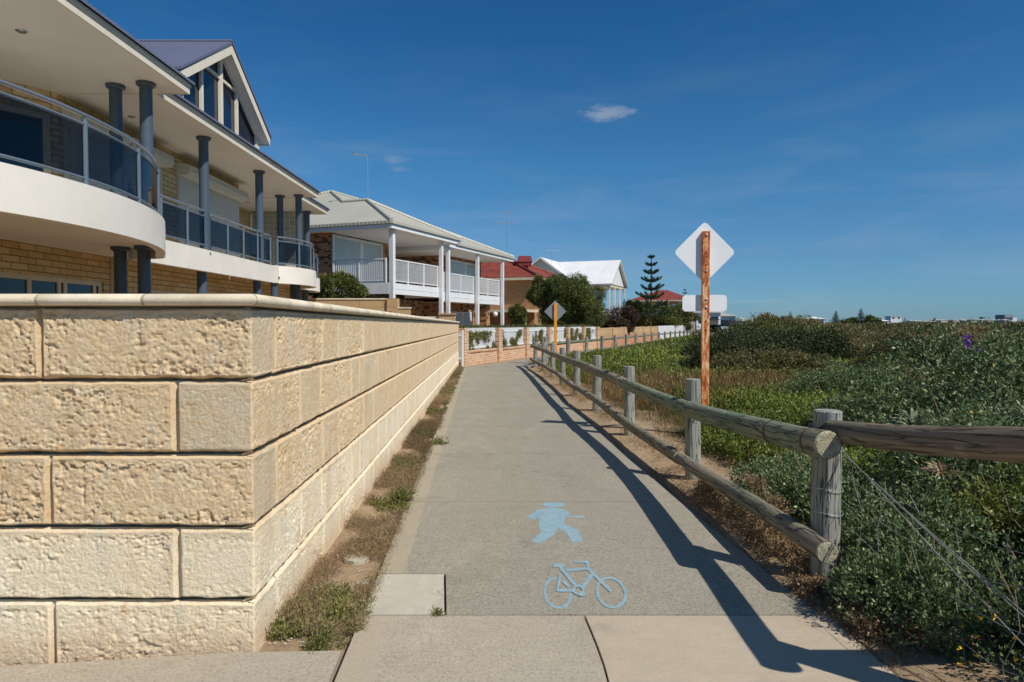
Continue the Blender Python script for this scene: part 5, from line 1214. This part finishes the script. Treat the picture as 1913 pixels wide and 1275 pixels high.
# --- ground cover as stuff
def scatter(name, label, cat, mat, pts, hfun, k, sizef, asp, up, jit, spread=.5, rootpt=None, dens=None):
    x, y = pts[:, 0], pts[:, 1]; z = T(x, y)+hfun(x, y); P = np.stack([x, y, z], -1); D = np.zeros_like(P); D[:, 2] = .6
    s_ = sizef(y); V, t = leaves(P, D, k, s_, 0, asp, up, jit); V += (rng.normal(size=(len(V), 1, 3))*np.repeat(s_, k)[:, None, None]*spread)
    big = np.repeat(fbm(x*.35, y*.35, 4.0, 3), k); t = np.clip(t*.6+big*.9-.25, 0, 1)
    o = link_mesh(name, quads_mesh(name, V, t), mat, None); return tag(o, label, cat, kind='stuff')
def region(n, y0, y1, pow_, f):
    """sample points between y0,y1 (denser near), between x-range f(y)"""
    u = rng.random(n); y = y0+(y1-y0)*u**pow_; a, b = f(y); x = a+(b-a)*rng.random(n); return np.stack([x, y], -1)
def keep(p, f): return p[f(p[:, 0], p[:, 1])]
# bright green carpet
p = region(130000, 5.2, 60, 1.5, lambda y: (2.035-.0453*y+.1, np.where(y < 20, .54*y+.4, .36*y+4)))
def dn(x, y, a, b, sd, fq=.5): return fbm(x*fq+sd, y*fq, sd, 3) > a+b*rng.random(len(x))
def brownzone(x, y): return sstep(0, 1, 1-np.abs((y-14.5-(x-4)*.1)/4.2))*(x < 7.5)
def pgreen(x, y):
    d = dune(x, y); g = (d > .35+.5*fbm(x*2, y*2, 1.0, 2)) & ~((d < 1.4) & (y > 7.0) & (y < 16.5) & (fbm(x*1.1, y*1.1, 8., 2) < .56)); return g & (rng.random(len(x)) > brownzone(x, y)*1.1) & (fbm(x*.5+2, y*.5, 6., 3) > .30)
g1 = keep(p, pgreen)
hg = lambda x, y: rng.random(len(x))*(.10+.16*fbm(x*1.3, y*1.3, 2., 3)+.05*sstep(1, 3, dune(x, y)))*1.6*np.clip(dune(x, y), .25, 1)
scatter('ground_cover', 'bright green ground cover spreading between the fence and the shrubs', 'ground cover', M['lf_bright'], g1, hg, 6, lambda y: .014+.0032*y, .5, .5, .8)
# brown seeding grass
p = region(60000, 8.5, 40, 1.2, lambda y: (2.035-.0453*y+.3, .55*y+1.5)); g2 = keep(p, lambda x, y: (rng.random(len(x)) < brownzone(x, y)*1.1+.06) & (dune(x, y) > .5))
scatter('seeding_grass', 'brown seeding grass in drifts across the green ground cover', 'grass', M['lf_grass'], g2, lambda x, y: rng.random(len(x))*.22, 5, lambda y: .05+.0060*y, .10, 1.3, .45)
# olive and brown scrub mass out to the skyline
def mass(name, label, mat, n, y0, y1, pw, sel, hh, size, sd, xr=(.0, .95)):
    p = region(n, y0, y1, pw, lambda y: (2.0+xr[0]*y, xr[1]*y+3)); p = keep(p, sel); x, y = p.T
    return scatter(name, label, 'scrub', mat, p, lambda x, y: (rng.random(len(x))**.4)*hh(x, y), 5, size, .55, .35, .9)
def hum(x, y, sd, fq=.45): return np.clip((fbm(x*fq+sd, y*fq+sd, sd, 3)-.40)*3.6, 0, 1)
def far_side(x, y, k=.30): return x/np.maximum(y, 1) > k+.03*vnoise(x*.5, y*.5)
mass('olive_scrub', 'olive green scrub covering the dunes in the middle distance', M['lf_olive'], 110000, 13, 120, 1.6, lambda x, y: far_side(x, y, .27) & (dune(x, y) > 2.0+2*vnoise(x*.3, y*.3)) & (hum(x, y, 1.3) > .12) & ~((x < 8.0) & (y < 16)),
     lambda x, y: hum(x, y, 1.3)*(.20+.30*sstep(26, 50, y)), lambda y: .032+.0026*y, 1)
mass('brown_scrub', 'brown woody scrub drifting between the olive shrubs', M['lf_brown'], 150000, 17, 130, 1.4, lambda x, y: far_side(x, y, .29) & (dune(x, y) > 3) & (hum(x, y, 7.7) > .10),
     lambda x, y: hum(x, y, 7.7)*(.22+.36*sstep(26, 50, y)), lambda y: .032+.0026*y, 2)
mass('dark_scrub', 'dark green scrub in clumps out to the skyline', M['lf_dune'], 60000, 20, 120, 1.4, lambda x, y: far_side(x, y, .30) & (dune(x, y) > 3) & (hum(x, y, 4.1, .3) > .35),
     lambda x, y: hum(x, y, 4.1, .3)*(.25+.45*sstep(28, 60, y)), lambda y: .032+.0028*y, 3)
p = region(90000, 110, 700, 1.6, lambda y: (.30*y-10, .95*y)); g5 = p
scatter('distant_scrub', 'far off scrub flattening out towards the suburbs', 'scrub', M['lf_olive'], g5, lambda x, y: rng.random(len(x))*.5*fbm(x*.05, y*.05, 2., 3), 4, lambda y: .10+.0013*y, .8, .3, .9)
# dune grass edges of the sandy strip
p = region(9000, 6, 30, 1.2, lambda y: (2.035-.0453*y-.12, 2.035-.0453*y+1.2)); g3 = keep(p, lambda x, y: fbm(x*2.2, y*2.2, 3., 3) > .52)
scatter('dry_litter', 'dry grass litter along the sandy strip under the fence', 'grass', M['lf_grass'], g3, lambda x, y: rng.random(len(x))*.05, 5, lambda y: .03+.0015*y, .12, .9, .9)
# left verge
def verge(n, seed, thr): 
    p = region(n, 3.35, 24.5, 1.5, lambda y: (WX(y)+.02, PL(y)+.03)); return keep(p, lambda x, y: fbm(x*3.2+seed, y*1.9, seed, 3) > thr)
scatter('dried_weeds', 'brown dried weeds matted along the foot of the block wall', 'weeds', M['lf_dry'], verge(26000, 1.1, .46), lambda x, y: rng.random(len(x))*.055, 4, lambda y: .026+.0014*y, .10, .35, 1.0)
scatter('dried_weeds', 'darker dead stalks among the weeds at the foot of the block wall', 'weeds', M['lf_brown'], verge(14000, 1.3, .49), lambda x, y: rng.random(len(x))*.05, 4, lambda y: .026+.0014*y, .09, .3, 1.0)
scatter('green_weeds', 'patchy green weeds along the foot of the block wall', 'weeds', M['lf_weed'], verge(15000, 5.7, .57), lambda x, y: rng.random(len(x))*.045, 5, lambda y: .018+.0014*y, .35, .5, .9)
scatter('dead_leaves', 'brown leaf litter under the timber fence', 'litter', M['lf_dry'], keep(region(5000, 2.9, 7.2, 1.0, lambda y: (PR(y)-.02, 2.035-.0453*y+.25)), lambda x, y: (fbm(x*4, y*4, 3., 2) > .42) & (rng.random(len(x)) < np.clip((x-PR(y)+.05)/.12, .04, 1))), lambda x, y: rng.random(len(x))*.025+.004, 3, lambda y: .014+.0*y, .5, .1, 1.0)
def tuft(label, px, py, h, r, n, mat, seed, size=.03):
    g = ground(px, py); shrub(label, g.x, g.y, (r, r, h), mat, n, 5, size, seed, name='weed', cat='weed', asp=.22, blobs=3, tw=6, twr=.0012, up=.5, zoff=.012 if px > 700 else 0)
tuft('bright green weed at the left edge of the path', 748, 937, .10, .085, 170, M['lf_weed'], 60, .04)
tuft('small brown green weed growing in the joint beside the pale patch', 820, 1152, .035, .022, 40, M['lf_weed'], 61, .028)
tuft('tiny reddish weed at the top of the joint beside the pale patch', 822, 1113, .02, .018, 18, M['lf_dry'], 62, .02)
tuft('green weed on the left verge halfway along the wall', 822, 832, .06, .09, 60, M['lf_weed'], 63, .05)
tuft('low green weed patch on the verge near the corner of the wall', 628, 1150, .025, .09, 90, M['lf_weed'], 64, .028)
tuft('low green weed patch at the near end of the verge', 605, 1203, .03, .10, 200, M['lf_weed'], 65, .025)
for i, (px, py, w_, h_) in enumerate(((665, 1040, .085, .05), (680, 1086, .055, .035), (712, 1003, .05, .03))):
    g = ground(px, py); st = root('stone_chip', ('largest flat grey stone chip on the left verge', 'middle sized flat grey stone chip on the left verge', 'smallest flat stone chip, farthest along the left verge')[i], 'stone', tuple(g)); q = random.Random(i); pts = [(g.x+w_*math.cos(a)*q.uniform(.7, 1.1), g.y+h_*math.sin(a)*q.uniform(.7, 1.1)*1.6, float(T(g.x, g.y))-.005) for a in np.linspace(0, 5.6, 8)]
    MB().prism(pts, (0, 0, .03)).build('flake', M['patch'], st)
m = MB(); q = random.Random(3)
peb = []
for i in range(1500):
    y = 3.3+q.random()**1.5*14; sd = q.random() < .55
    x = q.uniform(WX(y)+.03, PL(y)) if sd else q.uniform(PR(y)+.0, FX(y)+.45); r_ = q.uniform(.003, .009)*(1+.03*y); z = float(T(x, y)) if not sd else float(T(x, y))+.004
    m.add([(x-r_, y, z), (x, y-r_*.8, z), (x+r_*.9, y, z), (x, y+r_, z), (x+r_*.1, y, z+r_*.8)], [(0, 1, 4), (1, 2, 4), (2, 3, 4), (3, 0, 4)])
tag(m.build('gravel', M['patch']), 'pale grit scattered over the sandy verges', 'gravel', kind='stuff')
# --- trees
def tree(name, label, cx, cy, zc, r, mat, n, size, seed, blobs=22, group=None, trunk=True, cat='tree'):
    z0 = float(gz(cy))-.1; h = root(name, label, cat, (cx, cy, z0), group); q = random.Random(seed); Vs = []; Ts = []
    cs = [((cx, cy, zc), tuple(a*.72 for a in r))]
    for b in range(blobs):
        a = q.uniform(0, 6.28); e = math.asin(q.uniform(-.75, .95)); f_ = q.uniform(.55, .9); cs.append(((cx+math.cos(a)*math.cos(e)*r[0]*f_, cy+math.sin(a)*math.cos(e)*r[1]*f_, zc+math.sin(e)*r[2]*f_), tuple(a_*q.uniform(.20, .38) for a_ in r)))
    for i, (c, rr_) in enumerate(cs):
        P, D = clump(c, rr_, int(n/len(cs)*(1.6 if i == 0 else 1)), seed+i*.61, -1.0, .35, 2.6, .4); V, t = leaves(P, D, 6, size, size*.6, .5, .15); t = np.clip(t+.25*(q.random()-.5), 0, 1); Vs.append(V); Ts.append(t)
    link_mesh('crown', quads_mesh('crown', np.concatenate(Vs), np.concatenate(Ts)), mat, h)
    m = MB(); rt = r[0]*.07
    m.tube([(cx, cy, z0), (cx+.1, cy, z0+(zc-z0)*.5), (cx, cy, zc)], [rt*1.3, rt, rt*.6], 10, False)
    for i in range(7):
        c, _ = cs[1+i % (len(cs)-1)]; m.tube([(cx+.05, cy, z0+(zc-z0)*(.35+.08*i)), tuple((Vector(c)+Vector((cx, cy, zc)))/2-Vector((0, 0, .1))), c], [rt*.6, rt*.4, rt*.15], 6, False)
    m.build('trunk', M['bark'], h, smooth=True); return h
tree('spreading_tree', 'big dark green bushy tree above the brick fence, right of the yellow sign post', X_(1063, 49), 49, 2.65, (2.5, 2.3, 2.35), M['lf_dark'], 20000, .10, 1, 44)
tree('small_tree', 'lower shoulder of dark foliage left of the big tree, beside the tiled house', X_(1012, 50), 50, 3.6, (.95, .9, 1.2), M['lf_dark'], 3200, .12, 2, 8)
tree('small_tree', 'small dark conical shrub in front of the tiled house wall', X_(968, 44), 44, 1.75, (.62, .6, 1.0), M['lf_dark'], 2600, .09, 3, 6)
tree('small_tree', 'dull reddish brown bush right of the big tree', X_(1153, 56), 56, 1.75, (1.55, 1.4, 1.35), M['lf_purple'], 5200, .12, 4, 10)
tree('small_tree', 'green flowering bush in front of the white balconies, beside the curved balconies', -7.0, 27.4, 2.75, (.95, .7, .82), M['lf_dark'], 3600, .085, 5, 9)
tree('small_tree', 'low dark spreading bush around the foot of the tall pine', X_(1232, 84), 84, 2.1, (3.6, 2.4, 1.7), M['lf_dark'], 6000, .17, 6, 12)
tree('small_tree', 'yellow green bush between the white house and the tall pine', X_(1183, 82), 82, 3.0, (1.2, 1.1, 1.4), M['lf_dark'], 2600, .15, 7, 6)
tree('small_tree', 'grey green bush before the cream balconies of the far tiled house', X_(1265, 92), 92, 1.4, (1.8, 1.4, 1.5), M['lf_olive'], 2800, .17, 8, 6)
tree('small_tree', 'dark rounded tree on the skyline between the taller pine and the white roofs', X_(1632, 400), 400, 1.6, (6, 4, 3.2), M['lf_dark'], 1600, .9, 9, 6)
tree('small_tree', 'low dark tree on the skyline between the two pines', X_(1586, 380), 380, .8, (6, 4, 2.6), M['lf_dark'], 1400, .9, 10, 6)
def pine(label, px, ptop, Y, pb, rad, seed, tiers=9, name='norfolk_pine', first=.15, dense=1.0, group=None, droop=.0):
    x = X_(px, Y); zt = at(0, ptop, Y).z; zb = at(0, pb, Y).z; H = zt-zb; z0 = min(zb, float(T(x, Y))-.2); q = random.Random(seed)
    h = root(name, label, 'tree', (x, Y, z0), group); m = MB(); m.tube([(x, Y, z0), (x, Y, zt)], [H*.018, H*.004], 8, False); m.build('trunk', M['bark'], h)
    Ps = []; Ds = []; br = MB()
    for t in range(tiers):
        f_ = first+(1-first)*(t/(tiers-.4))**.92; z = zb+H*f_; L = rad*(1-f_)**.85+rad*.05; nb = 7 if f_ < .8 else 5; a0 = q.uniform(0, 6)
        for b in range(nb):
            a = a0+6.283*b/nb+q.uniform(-.15, .15); l = L*q.uniform(.8, 1.08); npt = int(90*dense*l/rad)+12
            u = np.linspace(.10, 1, npt); zz = z+l*(.42*u-.14*np.sin(u*3.1)-droop*u)+rng.random(npt)*l*.07
            # fan of side sprays
            sw = (rng.random(npt)-.5)*l*.34*np.sin(np.clip(u*.95+.1, 0, 1)*math.pi)**.7
            px_2 = x+np.cos(a)*u*l-np.sin(a)*sw; py_2 = Y+np.sin(a)*u*l+np.cos(a)*sw
            Ps.append(np.stack([px_2, py_2, zz+rng.normal(size=npt)*l*.012], -1)); Ds.append(np.tile([math.cos(a), math.sin(a), .35], (npt, 1)))
            br.tube([(x, Y, z), (x+math.cos(a)*l*.5, Y+math.sin(a)*l*.5, z+l*(.21-.14*math.sin(1.55)-droop*.5)), (x+math.cos(a)*l, Y+math.sin(a)*l, z+l*(.42-droop))], [H*.004, H*.003, H*.001], 4, False)
    V, t_ = leaves(np.concatenate(Ps), np.concatenate(Ds), 5, H*.024, H*.004, .22, .45, .6)
    link_mesh('crown', quads_mesh('crown', V, t_), M['lf_pine'], h); br.build('branches', M['bark'], h)
tree('small_tree', 'dark green tree mass left of the tall pine trunk, above the fence', X_(1190, 86), 86, 2.2, (2.6, 2.2, 2.0), M['lf_dark'], 5200, .15, 12, 14)
tree('small_tree', 'dark green bush right of the tall pine trunk, before the far tiled house', X_(1262, 90), 90, 2.3, (2.6, 2.0, 1.8), M['lf_dark'], 4200, .16, 13, 12)
pine('tall pine with clearly separate tiers of branches, behind the white fence', 1216, 473, 80, 612, 2.35, 1, 8, first=.13)
pine('small pine tip showing above the far red tiled roof', 1279, 539, 125, 590, 1.6, 2, 7)
pine('left hand dark pine of the two tall ones on the skyline', 1561, 581, 360, 612, 2.6, 3, 12, first=.05, dense=1.4)
pine('tallest dark pine on the skyline, right of its twin', 1608, 576.5, 360, 612, 3.0, 4, 12, first=.05, dense=1.4)
pine('small hazy pine far left on the skyline', 1476, 582, 300, 606, 1.9, 5, 9, first=.05)
pine('tiny pine on the skyline just right of the left hand pine', 1576, 593, 420, 606, 1.4, 6, 7)
pine('slim pine on the skyline right of the stepped white building', 1690, 593, 520, 608, 1.8, 7, 8, first=.05)
# vines in the pickets, hedge behind the fence
def vines(name, label, cat, mat, tspan, s_, zr, n, size, thr, sd):
    t = tspan[0]+(tspan[1]-tspan[0])*rng.random(n); z = zr[0]+(zr[1]-zr[0])*rng.random(n)
    k = fbm(t*2.4+sd, z*1.9, sd, 3)-(z-zr[0])/(zr[1]-zr[0])*.10 > thr; t = t[k]; z = z[k]; s2 = s_+rng.normal(size=len(t))*.03
    P = np.stack([BF.x+U.x*t+N.x*s2, BF.y+U.y*t+N.y*s2, z], -1); V, tt = leaves(P, np.tile([N.x, N.y, .3], (len(P), 1)), 5, size, size*.5, .5, .2)
    return link_mesh(name, quads_mesh(name, V, tt), mat, None), V
for i, (a, b) in enumerate(zip(TPK, TPK[1:])):
    n = ['first', 'second', 'third', 'fourth', 'fifth', 'sixth'][i]
    t0, t1 = a+.25, b-.25; o, _ = vines('climbing_vine', '', 'vine', M['lf_weed'], (t0, t1), .035, (.42, 1.18), 2000, .055, .475, i*1.9+.7); tag(o, 'olive green vine growing through the %s picket panel from the gate' % n, 'vine')
P = []; n = 9000; t = 0+48*rng.random(n); s_ = -.35-.25*rng.random(n); z = 1.0+.38*rng.random(n)**.5-.0015*t
P = np.stack([BF.x+U.x*t+N.x*s_, BF.y+U.y*t+N.y*s_, z], -1); V, tt = leaves(P, np.tile([0, 0, 1.], (n, 1)), 4, .06, .03, .5, .4)
k = np.repeat(t < 21.5, 4); hd = link_mesh('hedge', quads_mesh('hedge', V[k], tt[k]), M['lf_dark'], None); tag(hd, 'thin dark green hedge showing just above the white pickets', 'hedge')
flowers('pink_flowers', 'small magenta flower head above the coping of the stepped wall', [at(727, 585.5, 25.6)+Vector((rr.uniform(-.08, .08), 0, rr.uniform(-.02, .03))) for _ in range(14)], M['fl_pink'], .05)
